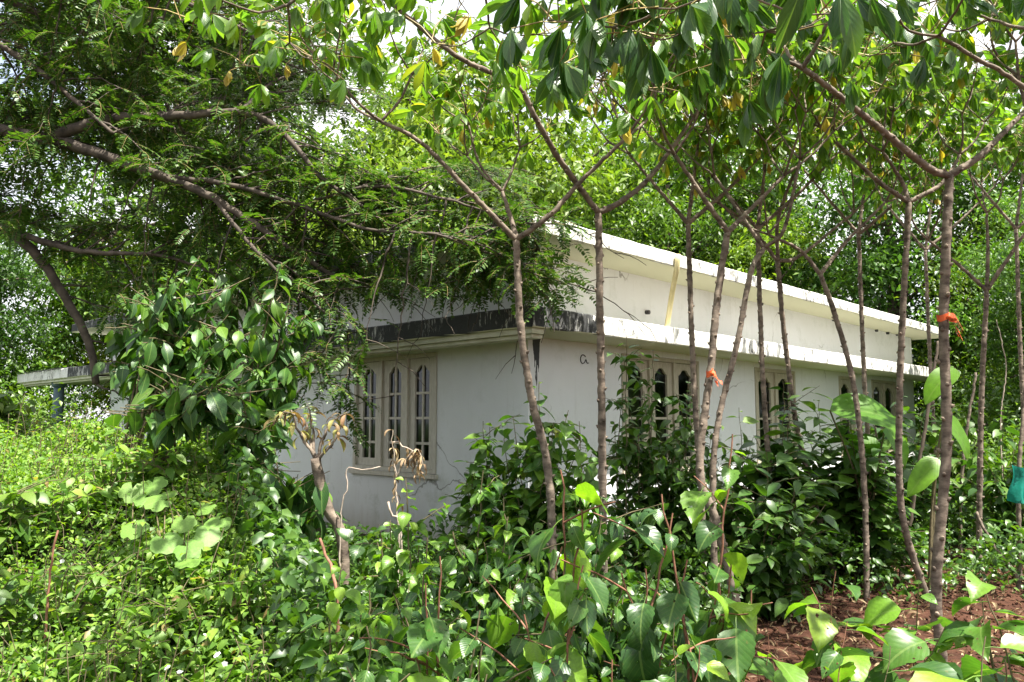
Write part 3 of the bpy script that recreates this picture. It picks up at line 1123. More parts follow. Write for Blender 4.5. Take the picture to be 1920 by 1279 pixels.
cassava('slim cassava plant leaning before the house corner with three forked branches', [(1030, 905), (995, 740), (975, 600), (968, 450)], 4.8, 4.75,
        [[(880, 360, 4.6), (790, 268, 4.5), (715, 228, 4.45)], [(958, 410, 4.8), (942, 360, 4.85)], [(1030, 405, 4.7), (1080, 350, 4.7), (1170, 262, 4.6)]], .026, 1)
cassava('straight cassava plant whose wide Y fork stands above the house corner', [(1130, 925), (1128, 760), (1126, 640), (1122, 400)], 5.0, 4.9,
        [[(1085, 350, 4.8), (1040, 285, 4.6), (1000, 215, 4.4), (968, 160, 4.3), (860, 108, 4.0), (750, 20, 3.8)], [(1170, 375, 4.9), (1225, 325, 5.0), (1300, 222, 5.1)]], .027, 2, 150)
cassava('cassava plant with a red ribbon tied halfway up its leaning stem', [(1400, 1212), (1345, 985), (1312, 880), (1334, 680), (1345, 560), (1364, 436)], 4.75, 5.0,
        [[(1315, 365, 4.9), (1265, 290, 4.8)], [(1400, 400, 5.1), (1470, 330, 5.2)]], .026, 3)
cassava('thin crooked cassava stem crossing beside the ribbon-marked one', [(1338, 862), (1383, 640), (1408, 510), (1432, 466)], 4.95, 5.3,
        [[(1400, 420, 5.3), (1340, 330, 5.4)], [(1470, 430, 5.2), (1500, 300, 5.1)]], .021, 4, base=(1.22, 4.85))
cassava('slender cassava stem curving in front of the second side window', [(1562, 1065), (1500, 830), (1472, 640), (1458, 490)], 7.0, 6.8,
        [[(1462, 400, 6.7), (1520, 250, 6.6)], [(1500, 480, 6.9), (1600, 400, 7.0)], [(1400, 420, 6.7), (1330, 370, 6.6)]], .025, 5)
cassava('bent cassava stem before the far end of the white wall', [(1625, 1110), (1620, 900), (1600, 720), (1565, 590), (1538, 515)], 6.3, 6.4,
        [[(1500, 470, 6.4), (1440, 440, 6.3)], [(1590, 450, 6.5), (1660, 380, 6.6)]], .025, 6)
cassava('tall cassava stem standing just beside the thickest one, low double fork', [(1735, 1112), (1690, 950), (1688, 700), (1704, 380)], 6.3, 6.1,
        [[(1640, 335, 6.0), (1540, 240, 5.9)], [(1690, 340, 6.1), (1655, 285, 6.0)], [(1765, 345, 6.1), (1800, 290, 6.2)]], .027, 7)
cassava('thickest cassava trunk with the orange ribbon and broad V fork', [(1765, 1225), (1755, 1100), (1775, 830), (1770, 600), (1780, 330)], 4.6, 4.5,
        [[(1740, 315, 4.4), (1660, 250, 4.2), (1580, 185, 3.9), (1505, 128, 3.7)], [(1840, 290, 4.5), (1925, 205, 4.6)]], .031, 8, 150)
cassava('cassava stem forking low at the shady edge behind the orange ribbon', [(1836, 1000), (1840, 760), (1850, 545)], 7.4, 7.3,
        [[(1800, 500, 7.3), (1740, 450, 7.2)], [(1852, 480, 7.3), (1850, 400, 7.3)], [(1900, 470, 7.2), (1960, 380, 7.1)]], .027, 9)
# overhanging plant rooted beside the photographer: only its branches reach into view
cassava('cassava branch with big hanging glossy leaves reaching in overhead', [(2300, 900), (2180, 500), (2060, 300)], 2.9, 2.9,
        [[(1920, 165, 2.9), (1840, 115, 2.9), (1760, 68, 2.9)], [(2010, 110, 2.7), (1850, -60, 2.4), (1640, -30, 2.35), (1500, -20, 2.3)], [(2030, -50, 2.6), (1700, -200, 2.3), (1450, -110, 2.2), (1290, -50, 2.15)]],
        .016, 10, 120, 2, 'cassava_blue', nleaf=(5, 7), up=-.1, slen=(.18, .32))
cassava('cassava top with bright leaves hanging in from above the roof corner', [(1500, -1900), (1200, -560), (1080, -190)], 1.2, 3.2,
        [[(1000, -120, 3.1), (900, -60, 3.0)], [(1150, -110, 3.0), (1230, -40, 2.9)], [(760, -100, 3.3), (600, -30, 3.3), (540, 10, 3.3)]],
        .018, 12, 120, 2, 'cassava', nleaf=(5, 7), up=-.02, slen=(.22, .42), base=(1.1, -.6))
cassava('added off-frame cassava crown breaking the sunlight beside the broad V fork', [(2480, 1000), (2420, 500), (2330, 150)], 3.5, 3.5,
        [[(2150, 60, 3.5), (2000, 40, 3.6)], [(2330, -120, 3.4), (2250, -300, 3.3)], [(2500, 20, 3.2), (2600, -60, 3.0)]], .028, 13, 60, 2, up=.2)  # plant added out of view so its crown breaks the sun on the soil
cassava('added cassava rooted off-frame, its crown shading the soil behind the broad V fork', [(2150, 1100), (2120, 600), (2090, 200)], 5.2, 5.2,
        [[(2000, 80, 5.2), (1900, 10, 5.3)], [(2100, 60, 5.1), (2120, -80, 5.0)], [(1960, 180, 5.3), (1880, 120, 5.4)]], .028, 14, 60, 2, up=.3)  # second added plant, rooted out of view, to dapple the soil with shade
for k, (lab, px, py, dd, sd) in enumerate((
        ('cassava plant behind the thin crooked stem, crown over the roof edge', 1420, 430, 6.6, 21),
        ('cassava plant deep behind, leaves above the middle of the roof', 1290, 420, 6.0, 22),
        ('cassava plant deep behind the bent stem, crown over the wall end', 1610, 440, 7.6, 23),
        ('cassava plant far back between the two thick trunks', 1735, 470, 9.4, 24),
        ('cassava plant far back at the picture border above the teal sheet', 1905, 430, 8.4, 25))):
    cassava(lab, [(px + 25, 930), (px + 10, 700), (px, py)], dd, dd, [[(px - 60, py - 70, dd), (px - 110, py - 130, dd)], [(px + 10, py - 80, dd), (px + 20, py - 160, dd)], [(px + 70, py - 60, dd), (px + 130, py - 120, dd)]],
            .024, sd, 45, 2, nleaf=(8, 11), group='cassava plants in the back row', yellow=.04)

# ------------------------------------------------------------------ fine-leaved tree on the left
FR_T = [frond_tpl(s, L * 1.15, pr, .055, .020, bd) for s, L, pr, bd in ((1, .25, 10, .8), (2, .21, 9, 1.1), (3, .28, 11, .5), (4, .23, 10, 1.4))]
FRM = [M['pinnate'], M['petiole']]
rp = np.random.default_rng(77)
trunk_p = np.array([-8.2, 7.8, 0.2])
pt = empty('pinnate_tree', (trunk_p[0], trunk_p[1], 0), 'fine-leaved tree spreading dark branches in from the side over the bank', 'tree')
pb = np.array(pt.location)
Acc().add(*tube(smooth_line([np.array([-8.2, 7.8, -.1]) - pb, np.array([-7.9, 7.7, 1.5]) - pb, np.array([-7.5, 7.6, 3.0]) - pb, np.array([-7.2, 7.7, 6.6]) - pb], .15, .01, rp), [*np.linspace(.2, .1, len(smooth_line([np.array([-8.2, 7.8, -.1]), np.array([-7.9, 7.7, 1.5]), np.array([-7.5, 7.6, 3.0]), np.array([-7.2, 7.7, 6.6])], .15)))], 10)).build('trunk', M['bark_pinnate'], pt)
LIMBS = [
    ([(-420, 250, 5.8), (-150, 225, 5.7), (0, 246, 5.6), (130, 272, 5.5), (300, 330, 5.45), (400, 372, 5.4), (520, 450, 5.4), (640, 530, 5.5)], .075, .016, 1.0),
    ([(90, 262, 5.52), (150, 238, 5.5), (220, 222, 5.5), (330, 218, 5.5), (450, 212, 5.45), (520, 240, 5.4), (600, 330, 5.4), (700, 400, 5.5)], .045, .010, 1.0),
    ([(-400, 330, 5.9), (-120, 380, 5.9), (0, 425, 5.9), (70, 480, 5.9), (120, 555, 5.95), (165, 640, 6.0), (180, 720, 6.0)], .06, .03, .25),
    ([(-300, 120, 5.6), (-80, 60, 5.5), (40, 110, 5.5), (130, 180, 5.4), (210, 250, 5.3)], .04, .012, .9),
    ([(-350, -60, 6.0), (-60, -20, 6.0), (150, 60, 6.0), (250, 110, 6.0), (310, 190, 6.1), (330, 260, 6.1)], .04, .012, 1.0),
    ([(-350, -160, 5.4), (0, -60, 5.4), (260, -20, 5.4), (430, 40, 5.5), (520, 110, 5.5)], .04, .01, 1.0),
    ([(300, 330, 5.45), (420, 345, 5.4), (560, 385, 5.35), (690, 430, 5.35), (820, 440, 5.4), (900, 470, 5.5)], .022, .006, 1.1),
    ([(400, 372, 5.4), (480, 470, 5.3), (580, 560, 5.2), (650, 620, 5.2)], .018, .006, .8),
    ([(0, 425, 5.9), (140, 470, 5.7), (300, 480, 5.6), (420, 520, 5.6)], .03, .008, .8),
    ([(560, 385, 5.35), (700, 350, 5.6), (820, 370, 5.7), (930, 405, 5.8), (1000, 450, 5.85), (1030, 530, 5.9)], .014, .005, 1.3),
    ([(450, 212, 5.45), (520, 150, 5.6), (600, 130, 5.8)], .02, .006, .9),
    ([(-300, -140, 6.5), (40, -30, 6.5), (220, 30, 6.5), (380, 90, 6.5), (470, 170, 6.5)], .03, .008, 1.3),
    ([(-300, 60, 6.6), (60, 60, 6.6), (180, 110, 6.6), (280, 150, 6.6), (420, 150, 6.5)], .03, .008, 1.2),
    ([(150, 60, 6.0), (260, 40, 6.1), (380, 30, 6.2), (480, 60, 6.2)], .016, .006, 1.2),
]
fr_list = []
for pts_px, ra, rb, dens in LIMBS:
    dscale = lambda px: 1.30 - .12 * float(sstep(550, 1000, px))
    line = smooth_line([P(px, py, d * dscale(px)) for px, py, d in pts_px], .08, .004, rp)
    ra, rb = ra * 1.25, rb * 1.2
    A = Acc().add(*tube(line - pb, np.linspace(ra, rb, len(line)), 8))
    nline = len(line)
    for i in range(2, nline, 1):
        if rp.random() > dens * .78 or line[i][0] < -6.6:
            continue
        T = nrm(line[min(i + 1, nline - 1)] - line[i - 1])
        a = rp.uniform(0, 6.28)
        side = nrm(np.array([math.cos(a), abs(math.sin(a)) * .9 - .1, math.sin(a * 1.7) * .75 + .15]))
        bare = rp.random() < .2
        dv = nrm(T * .75 + side)
        ln = rp.uniform(.5, 1.2)
        p0 = line[i]
        sag = rp.uniform(.0, .25)
        tw = smooth_line([p0, p0 + dv * ln * .5 + np.array([0, 0, .03]), p0 + dv * ln + np.array([0, 0, -sag * ln])], .09, .008, rp)
        A.add(*tube(tw - pb, np.linspace(min(.011, rb * 1.2 + .003), .0025, len(tw)), 5, False))
        for j in range(2, len(tw)):
            for rep in range(2):
                if bare or rp.random() < .22:
                    continue
                aa = rp.uniform(0, 6.28)
                dd = nrm(nrm(tw[j] - tw[j - 1]) * .7 + np.array([math.cos(aa), math.sin(aa), rp.normal(0, .35)]))
                fr_list.append((int(rp.integers(0, 4)), frame(tw[j] - pb, dd, (rp.normal(0, .25), rp.normal(0, .25), 1), rp.uniform(.7, 1.15))))
            if rp.random() < .35 and not (bare and rp.random() < .6):        # side twiglet
                aa = rp.uniform(0, 6.28)
                d2 = nrm(np.array([math.cos(aa), math.sin(aa), rp.normal(-.1, .4)]) + nrm(tw[j] - tw[j - 1]) * .6)
                l2 = rp.uniform(.2, .45)
                t2 = smooth_line([tw[j], tw[j] + d2 * l2 * .5, tw[j] + d2 * l2 + np.array([0, 0, -.05])], .09, .005, rp)
                A.add(*tube(t2 - pb, np.linspace(.005, .002, len(t2)), 4, False))
                for q in t2[1:]:
                    aa = rp.uniform(0, 6.28)
                    fr_list.append((int(rp.integers(0, 4)), frame(q - pb, nrm(d2 * .5 + np.array([math.cos(aa), math.sin(aa), rp.normal(0, .35)])), (rp.normal(0, .25), rp.normal(0, .25), 1), rp.uniform(.7, 1.15))))
    A.build('branch', M['bark_pinnate'], pt)
def clear_of_window(Mx):
    q = proj(Mx[:3, 3] + pb)
    return not (q and ((690 < q[0] < 1010 and q[1] > 545) or (q[0] >= 1010 and q[1] > 565) or (q[0] > 1085 and q[1] > 400)))


fr_list = [q for q in fr_list if clear_of_window(q[1])]
A = Acc()
for k in range(4):
    A.scatter(FR_T[k], [Mx for i, Mx in fr_list if i == k])
tag(A.build('crown', FRM, pt), kind='stuff')
print('fronds', len(fr_list))

# ------------------------------------------------------------------ shrubs
def shrub(name, label, px, py_top, depth, wpx, nstem, nleaf, L, ks, maxobj=200, seed=0, droop=.45, cat='shrub', group=None, base_px=None, low=.25, stemm='twig', sr=.007, flat=0.0, young=0.0, twigs=7, lvar=.42, ks2=None, dens=None):
    """several stems from one foot; leaves spiral up each stem and its twigs"""
    r = np.random.default_rng(seed + 500)
    if dens is None:
        dens = 1.6 if name == 'seedling' else (2.1 if name == 'leafy_shrub' else 2.6)
    nleaf = int(nleaf * dens)
    if name == 'seedling':
        L *= 1.2
    if name == 'leafy_shrub':
        big = seed in (31, 32, 33, 34)
        L *= .98 if big else .72
        nleaf = int(nleaf * (.62 if big else 2.0))
    if name in ('seedling', 'leafy_shrub'):
        twigs = min(twigs, 2)
    if name == 'shrub':
        maxobj = int(maxobj * .47)
        L *= 1.15
    top = P(px, py_top, depth)
    bp_ = P(base_px if base_px is not None else px, 790, depth)
    x0, y0 = bp_[0], depth
    z0 = float(ground_z(x0, y0))
    H = top[2] - z0
    R = wpx / FPX * depth
    root = empty(name, (x0, y0, z0), label, cat, group)
    base = np.array(root.location)
    A = Acc()
    runs = []
    for s in range(nstem):
        a = r.uniform(0, 6.28)
        rr = R * math.sqrt(r.random()) * (0 if s == 0 else .85)
        h = H * (1.0 if s == 0 else r.uniform(.55, .98) * (1 - .25 * (rr / max(R, 1e-3)) ** 2))
        e = np.array([top[0] + math.cos(a) * rr, y0 + math.sin(a) * rr * .8, z0 + h])
        st = np.array([x0 + r.normal(0, .04), y0 + r.normal(0, .04), z0 - .04])
        mid = st * .45 + e * .55 + np.array([(st - e)[0] * .18, (st - e)[1] * .18, .02]) + r.normal(0, .03, 3)
        line = smooth_line([st, mid, e], .06, .004, r)
        A.add(*tube(line - base, np.linspace(sr, sr * .35, len(line)), 5, False))
        runs.append((line, low, 1.0))
        for t in range(twigs):
            i = int(len(line) * r.uniform(max(.1, low * .8), .9))
            aa = r.uniform(0, 6.28)
            tl = r.uniform(.14, .36) * (.7 + .5 * min(1, R / .4))
            dv = nrm(np.array([math.cos(aa), math.sin(aa), r.uniform(.1, .8)]))
            tw = smooth_line([line[i], line[i] + dv * tl * .5, line[i] + dv * tl + np.array([0, 0, -.02])], .06, .003, r)
            A.add(*tube(tw - base, np.linspace(sr * .5, sr * .25, len(tw)), 4, False))
            runs.append((tw, .15, .8))
    wts = np.array([len(q[0]) * q[2] for q in runs], float)
    wts /= wts.sum()
    leaves = []
    for (line, lo, _w), w in zip(runs, wts):
        k = max(2, int(round(nleaf * w)))
        az = r.uniform(0, 6.28)
        for i in range(k):
            f = lo + (1 - lo) * (i + r.uniform(0, .6)) / k
            f = min(f, 1)
            q = f * (len(line) - 1)
            i0 = min(int(q), len(line) - 2)
            p = line[i0] + (line[i0 + 1] - line[i0]) * (q - i0)
            az += 2.4 + r.normal(0, .35)
            el = -droop + r.normal(0, .3) + (.5 if f > .93 else 0)
            if flat:
                el *= 1 - flat
            d = np.array([math.cos(az) * math.cos(el), math.sin(az) * math.cos(el), math.sin(el)])
            up = np.array([r.normal(0, .3) + .15, r.normal(0, .3) - .1, 1.0])
            s = L * r.uniform(1 - lvar, 1 + lvar) * (1 - .35 * (f > .94))
            key = ks
            if young and f > .8 and r.random() < young: key = 'mulberry_young'
            elif ks2 and r.random() < .5: key = ks2
            leaves.append((key, int(r.integers(0, 8)), frame(p, d, up, s)))
    A.build('stem', M[stemm], root)
    place_leaves(root, leaves, maxobj)
    return root


# big dark-leaved shrubs against the shaded side of the house
g1 = 'dark broad-leaved shrubs by the shaded house side'
shrub('shrub', 'tall dark broad-leaved shrub climbing to the eave left of the main window', 525, 500, 5.6, 80, 8, 150, .135, 'dark_broad', 170, 1, .75, group=g1, low=.45, sr=.012, base_px=450)
shrub('shrub', 'dark leafy shrub rising before the hidden second window of the shaded side', 375, 480, 5.9, 125, 9, 170, .125, 'dark_broad', 170, 2, .7, group=g1, low=.55, sr=.012, base_px=250)
shrub('shrub', 'sunlit broad-leaved shrub whose shiny leaf rosettes stand above the creeper bank', 385, 690, 4.9, 110, 7, 60, .145, 'dark_broad', 110, 3, .5, group=g1, low=.66, sr=.01, base_px=300)
shrub('shrub', 'drooping dark-leaved shrub in the hollow below the withered bush', 515, 840, 4.6, 80, 8, 110, .14, 'dark_broad', 110, 4, .8, group=g1, low=.1, sr=.008)
shrub('shrub', 'broad-leaved shrub with small pale leaf fans left of the main window', 470, 735, 5.0, 60, 5, 45, .14, 'dark_broad', 60, 5, .5, group=g1, low=.55, sr=.008)
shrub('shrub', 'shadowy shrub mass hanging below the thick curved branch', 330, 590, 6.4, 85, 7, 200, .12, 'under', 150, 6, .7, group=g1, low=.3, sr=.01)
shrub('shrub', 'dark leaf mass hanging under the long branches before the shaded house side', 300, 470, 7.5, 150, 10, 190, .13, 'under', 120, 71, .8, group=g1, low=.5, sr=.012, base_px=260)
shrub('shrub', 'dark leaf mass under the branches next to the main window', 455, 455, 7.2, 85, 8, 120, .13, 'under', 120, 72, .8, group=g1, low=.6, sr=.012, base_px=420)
# bushes along the sunlit house side
shrub('shrub', 'light green bush growing up against the white house corner', 1010, 715, 5.7, 125, 13, 430, .105, 'mulberry', 230, 7, .35, low=.12, ks2='bushy')
shrub('shrub', 'small leafy bush at the foot of the house corner', 905, 790, 5.9, 75, 8, 200, .10, 'bushy', 120, 8, .3, low=.15)
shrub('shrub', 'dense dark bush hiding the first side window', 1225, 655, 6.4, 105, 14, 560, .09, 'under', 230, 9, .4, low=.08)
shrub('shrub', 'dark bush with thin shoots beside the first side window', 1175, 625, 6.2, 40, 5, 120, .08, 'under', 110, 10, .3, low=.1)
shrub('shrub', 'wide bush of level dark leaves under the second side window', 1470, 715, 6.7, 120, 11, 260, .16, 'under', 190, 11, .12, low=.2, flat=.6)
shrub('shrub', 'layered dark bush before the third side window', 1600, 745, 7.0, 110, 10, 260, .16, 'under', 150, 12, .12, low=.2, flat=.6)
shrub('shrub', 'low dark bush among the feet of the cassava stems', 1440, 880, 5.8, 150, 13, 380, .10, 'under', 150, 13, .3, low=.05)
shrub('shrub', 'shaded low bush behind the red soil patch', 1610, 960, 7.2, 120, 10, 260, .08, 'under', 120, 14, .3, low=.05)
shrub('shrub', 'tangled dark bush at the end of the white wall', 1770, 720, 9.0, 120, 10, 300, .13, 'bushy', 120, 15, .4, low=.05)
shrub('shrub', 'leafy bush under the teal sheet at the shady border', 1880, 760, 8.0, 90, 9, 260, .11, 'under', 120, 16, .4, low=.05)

g5 = 'bushes crowding the sunlit wall'
shrub('shrub', 'bush of mixed leaves between the ribbon-marked stem and the first side window', 1290, 715, 6.7, 70, 8, 170, .11, 'under', 120, 81, .3, group=g5, low=.1)
shrub('shrub', 'light bush filling the wall between first and second side windows', 1385, 765, 6.9, 75, 8, 170, .12, 'bushy', 120, 82, .25, group=g5, low=.1)
shrub('shrub', 'leafy bush right under the glowing large leaf', 1535, 750, 7.2, 80, 8, 180, .13, 'bushy', 120, 83, .2, group=g5, low=.1)
shrub('shrub', 'tall dark bush hiding the end of the sunlit wall', 1690, 740, 8.2, 90, 9, 220, .13, 'under', 120, 84, .3, group=g5, low=.08)
shrub('shrub', 'light leafy bush before the base of the straight cassava', 1085, 790, 5.4, 70, 8, 150, .11, 'mulberry', 120, 85, .35, group=g5, low=.1)
# foreground mulberry-like shrubs
g2 = 'young big-leaved shrubs in the foreground'
shrub('leafy_shrub', 'foreground shrub with large lime-green leaves at its tip below the leaning cassava', 1055, 880, 2.6, 90, 5, 46, .135, 'mulberry', 60, 31, .75, group=g2, low=.3, young=.75, stemm='red_stem', sr=.008)
shrub('leafy_shrub', 'foreground shrub with two bright hanging leaves low in the middle', 825, 1040, 2.6, 80, 5, 46, .12, 'mulberry', 60, 32, .7, group=g2, low=.2, young=.6, stemm='red_stem')
shrub('leafy_shrub', 'shrub with broad leaves standing before the two crossed cassava stems', 1375, 815, 3.2, 70, 4, 38, .145, 'mulberry', 50, 33, .6, group=g2, low=.35, young=.5, stemm='red_stem', sr=.009, base_px=1330)
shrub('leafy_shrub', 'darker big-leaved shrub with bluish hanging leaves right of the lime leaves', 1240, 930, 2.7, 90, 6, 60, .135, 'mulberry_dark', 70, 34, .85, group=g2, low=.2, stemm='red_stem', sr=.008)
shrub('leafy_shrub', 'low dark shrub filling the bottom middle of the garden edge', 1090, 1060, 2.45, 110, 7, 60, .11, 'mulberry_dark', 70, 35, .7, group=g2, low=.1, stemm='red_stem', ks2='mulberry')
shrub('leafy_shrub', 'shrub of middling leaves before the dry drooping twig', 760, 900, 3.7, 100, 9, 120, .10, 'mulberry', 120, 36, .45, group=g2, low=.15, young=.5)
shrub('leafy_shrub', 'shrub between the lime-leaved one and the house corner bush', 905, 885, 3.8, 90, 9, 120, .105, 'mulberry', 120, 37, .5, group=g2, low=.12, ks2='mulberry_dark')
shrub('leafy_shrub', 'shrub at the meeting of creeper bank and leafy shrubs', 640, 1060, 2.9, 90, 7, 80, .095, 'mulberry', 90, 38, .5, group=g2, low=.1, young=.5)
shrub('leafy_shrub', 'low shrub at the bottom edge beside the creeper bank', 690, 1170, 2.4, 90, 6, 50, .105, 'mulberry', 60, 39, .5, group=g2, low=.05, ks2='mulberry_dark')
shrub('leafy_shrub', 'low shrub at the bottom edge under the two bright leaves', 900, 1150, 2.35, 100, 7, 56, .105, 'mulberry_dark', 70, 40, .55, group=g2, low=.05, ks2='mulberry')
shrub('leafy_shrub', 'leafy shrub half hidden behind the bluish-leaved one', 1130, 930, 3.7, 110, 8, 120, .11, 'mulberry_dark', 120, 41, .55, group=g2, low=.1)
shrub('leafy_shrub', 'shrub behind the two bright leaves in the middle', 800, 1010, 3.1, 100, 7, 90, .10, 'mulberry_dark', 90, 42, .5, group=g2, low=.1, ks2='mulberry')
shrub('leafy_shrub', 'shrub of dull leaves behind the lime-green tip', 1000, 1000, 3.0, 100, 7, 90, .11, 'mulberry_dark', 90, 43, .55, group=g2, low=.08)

# seedlings on the soil
g3 = 'seedlings on the red soil'
shrub('seedling', 'seedling with wide bright leaves in the middle of the soil patch', 1565, 1070, 3.4, 75, 3, 11, .15, 'mulberry', 20, 51, .25, 'seedling', g3, 1540, .45, 'red_stem', .006, .4, .6, 0)
shrub('seedling', 'tiny seedling with upright yellow-green tip beside the bank of dark leaves', 1265, 1165, 2.5, 30, 2, 7, .075, 'mulberry', 12, 52, .0, 'seedling', g3, 1262, .5, 'twig', .004, 0, .9, 0)
shrub('seedling', 'seedling of rounded leaves at the foot of the thickest trunk', 1725, 1090, 3.2, 60, 3, 12, .13, 'mulberry', 20, 53, .2, 'seedling', g3, 1735, .35, 'twig', .005, .3, .5, 0)
shrub('seedling', 'leafy seedling with a large upturned leaf near the picture border', 1840, 1085, 3.2, 75, 3, 12, .16, 'mulberry', 20, 54, .1, 'seedling', g3, 1850, .45, 'twig', .006, .4, 0, 0)
shrub('seedling', 'broad-leaved seedling filling the bottom corner of the soil patch', 1850, 1190, 2.7, 90, 4, 16, .16, 'mulberry', 24, 55, .25, 'seedling', g3, 1840, .3, 'twig', .006, .4, .2, 0)
shrub('seedling', 'small seedling left of the soil patch centre', 1440, 1180, 3.2, 40, 2, 8, .10, 'mulberry', 12, 56, .3, 'seedling', g3, 1425, .35, 'red_stem', .004, .2, .3, 0)
shrub('seedling', 'seedling with one round leaf at the bottom of the soil patch', 1670, 1210, 2.9, 50, 2, 7, .14, 'mulberry_dark', 12, 57, .2, 'seedling', g3, 1665, .4, 'twig', .004, .4, 0, 0)
shrub('seedling', 'seedling with pale spread leaves right under the dark bank', 1310, 1215, 2.4, 70, 3, 10, .14, 'mulberry', 16, 58, .3, 'seedling', g3, 1290, .35, 'red_stem', .005, .4, .3, 0)
shrub('seedling', 'small seedling between the soil centre and the thick trunk', 1590, 1165, 3.0, 40, 2, 7, .12, 'mulberry', 12, 59, .3, 'seedling', g3, 1530, .35, 'red_stem', .004, .4, .2, 0)

# sunny bushes at the far left
g4 = 'sunny bushes beyond the bank'
shrub('shrub', 'yellow-green sunny bush under the porch roof', 50, 760, 12.5, 110, 12, 420, .13, 'bright_bush', 140, 61, .4, group=g4, low=.05)
shrub('shrub', 'bright bush at the picture border below the porch roof end', 5, 730, 8.6, 70, 8, 200, .11, 'bright_bush', 140, 62, .4, group=g4, low=.1)
shrub('shrub', 'tangled bush before the blue porch column', 150, 850, 8.6, 70, 9, 240, .10, 'bushy', 140, 63, .4, group=g4, low=.05)
shrub('shrub', 'small bush with rounded leaves on the bank by the picture border', 25, 930, 4.2, 60, 5, 70, .09, 'bushy', 80, 64, .4, group=g4, low=.2)

# leafy tufts standing out of the creeper bank
leafset('tuft', lay, [M['creeper']])
g6 = 'leafy tufts on the creeper bank'
for k, (lab, px, py, L_, n_, w_, ks_) in enumerate((
        ('leafy tuft on the bank below the blue porch column', 110, 905, .075, 60, 60, 'tuft'),
        ('tall fresh tuft on the crest of the bank', 205, 845, .065, 80, 60, 'tuft'),
        ('broad tuft on the bank crest under the shiny leaf rosettes', 320, 835, .075, 90, 70, 'tuft'),
        ('loose green tuft where the bank drops to the dark hollow', 430, 880, .07, 80, 60, 'bushy'),
        ('darker tuft at the picture border low on the bank', 30, 1080, .08, 60, 60, 'bushy'),
        ('small-leaved tuft beside the thin reddish stick', 160, 1060, .055, 70, 60, 'tuft'),
        ('bright tuft below the pale gourd leaves', 340, 1110, .06, 80, 70, 'tuft'),
        ('mixed tuft on the slope left of the leaning reddish stick', 480, 1080, .065, 90, 70, 'tuft'),
        ('low tuft at the bottom edge among white flowers', 240, 1190, .055, 60, 60, 'tuft'),
        ('tuft at the bottom edge where the bank meets the shrubs', 530, 1180, .065, 70, 60, 'bushy'))):
    q = on_bank(px, py + 60, .05)
    shrub('weed_tuft', lab, px, py, float(q[1]), w_, 7, n_, L_, ks_, 22, 90 + k, .25, 'weed', g6, None, .1, 'twig', .004, 0, 0, 2, .4, None, 1.6)

# ------------------------------------------------------------------ large leaves in front of the far windows
def big_leaf_plant(label, px0, d, leaves_px, seed):
    r = np.random.default_rng(seed)
    b0 = P(px0, 790, d)
    z0 = float(ground_z(b0[0], d))
    root = empty('large_leaved_plant', (b0[0], d, z0), label, 'plant', 'large-leaved plants by the house')
    base = np.array(root.location)
    A = Acc()
    for k, (px, py, dd, ex, ey, L, W) in enumerate(leaves_px):
        p, e = P(px, py, dd), P(ex, ey, dd - .15)
        st = np.array([base[0] + r.normal(0, .03), base[1] + r.normal(0, .03), z0 - .03])
        line = smooth_line([st, (st + p) / 2 + np.array([(st - p)[0] * .2, 0, .12]), p], .08)
        A.add(*tube(line - base, np.linspace(.014, .007, len(line)), 6, False))
        t = leaf_tpl(L, W, 'wide', 12, 4, .12, .7, .05, 0, seed + k, twist=.15)
        Mx = frame(p - base, e - p, (r.normal(0, .1), -.55, .8))
        Acc().add(*t).build('leaf', M['big_leaf'], root, True, Mx)
    A.build('stalk', M['twig'], root)


big_leaf_plant('large-leaved plant holding a wide glowing leaf under the far window', 1620, 6.9, [(1556, 770, 6.7, 1700, 760, .68, .46), (1640, 820, 6.9, 1560, 880, .4, .25), (1660, 800, 6.8, 1720, 870, .4, .22)], 5)
big_leaf_plant('large-leaved plant between the tall stem and the thickest trunk', 1730, 6.6, [(1790, 690, 6.6, 1700, 760, .42, .2), (1760, 860, 6.5, 1690, 930, .42, .18), (1770, 780, 6.6, 1840, 850, .4, .2)], 6)

# pale gourd vine with broad lobed leaves on the bank
gv = on_bank(330, 960)
vine = empty('gourd_vine', (gv[0], gv[1], float(ground_z(gv[0], gv[1]))), 'gourd vine with pale lobed leaves trailing over the creeper bank', 'vine')
vb = np.array(vine.location)
vl = []
rv = np.random.default_rng(9)
vpts = [(250, 925, 4.5), (275, 945, 4.45), (310, 950, 4.4), (250, 995, 4.4), (305, 1020, 4.3), (345, 1035, 4.25), (390, 1005, 4.3), (395, 960, 4.4), (345, 985, 4.35), (285, 915, 4.55), (365, 1060, 4.2), (415, 985, 4.3), (320, 935, 4.5)]
for px, py, d in vpts:
    p = on_bank(px, py - 14, .16)
    vl.append(('gourd', int(rv.integers(0, 3)), frame(p, (rv.normal(0, .5), -.7, -.5 + rv.normal(0, .2)), (rv.normal(.1, .3), -.6, .9), rv.uniform(.13, .19))))
A = Acc()
stl = smooth_line([on_bank(px, py + 6, .08) - vb for px, py, d in sorted(vpts)], .05)
A.add(*tube(stl, .004, 4, False)).build('stem', M['twig'], vine)
place_leaves(vine, vl, 50)

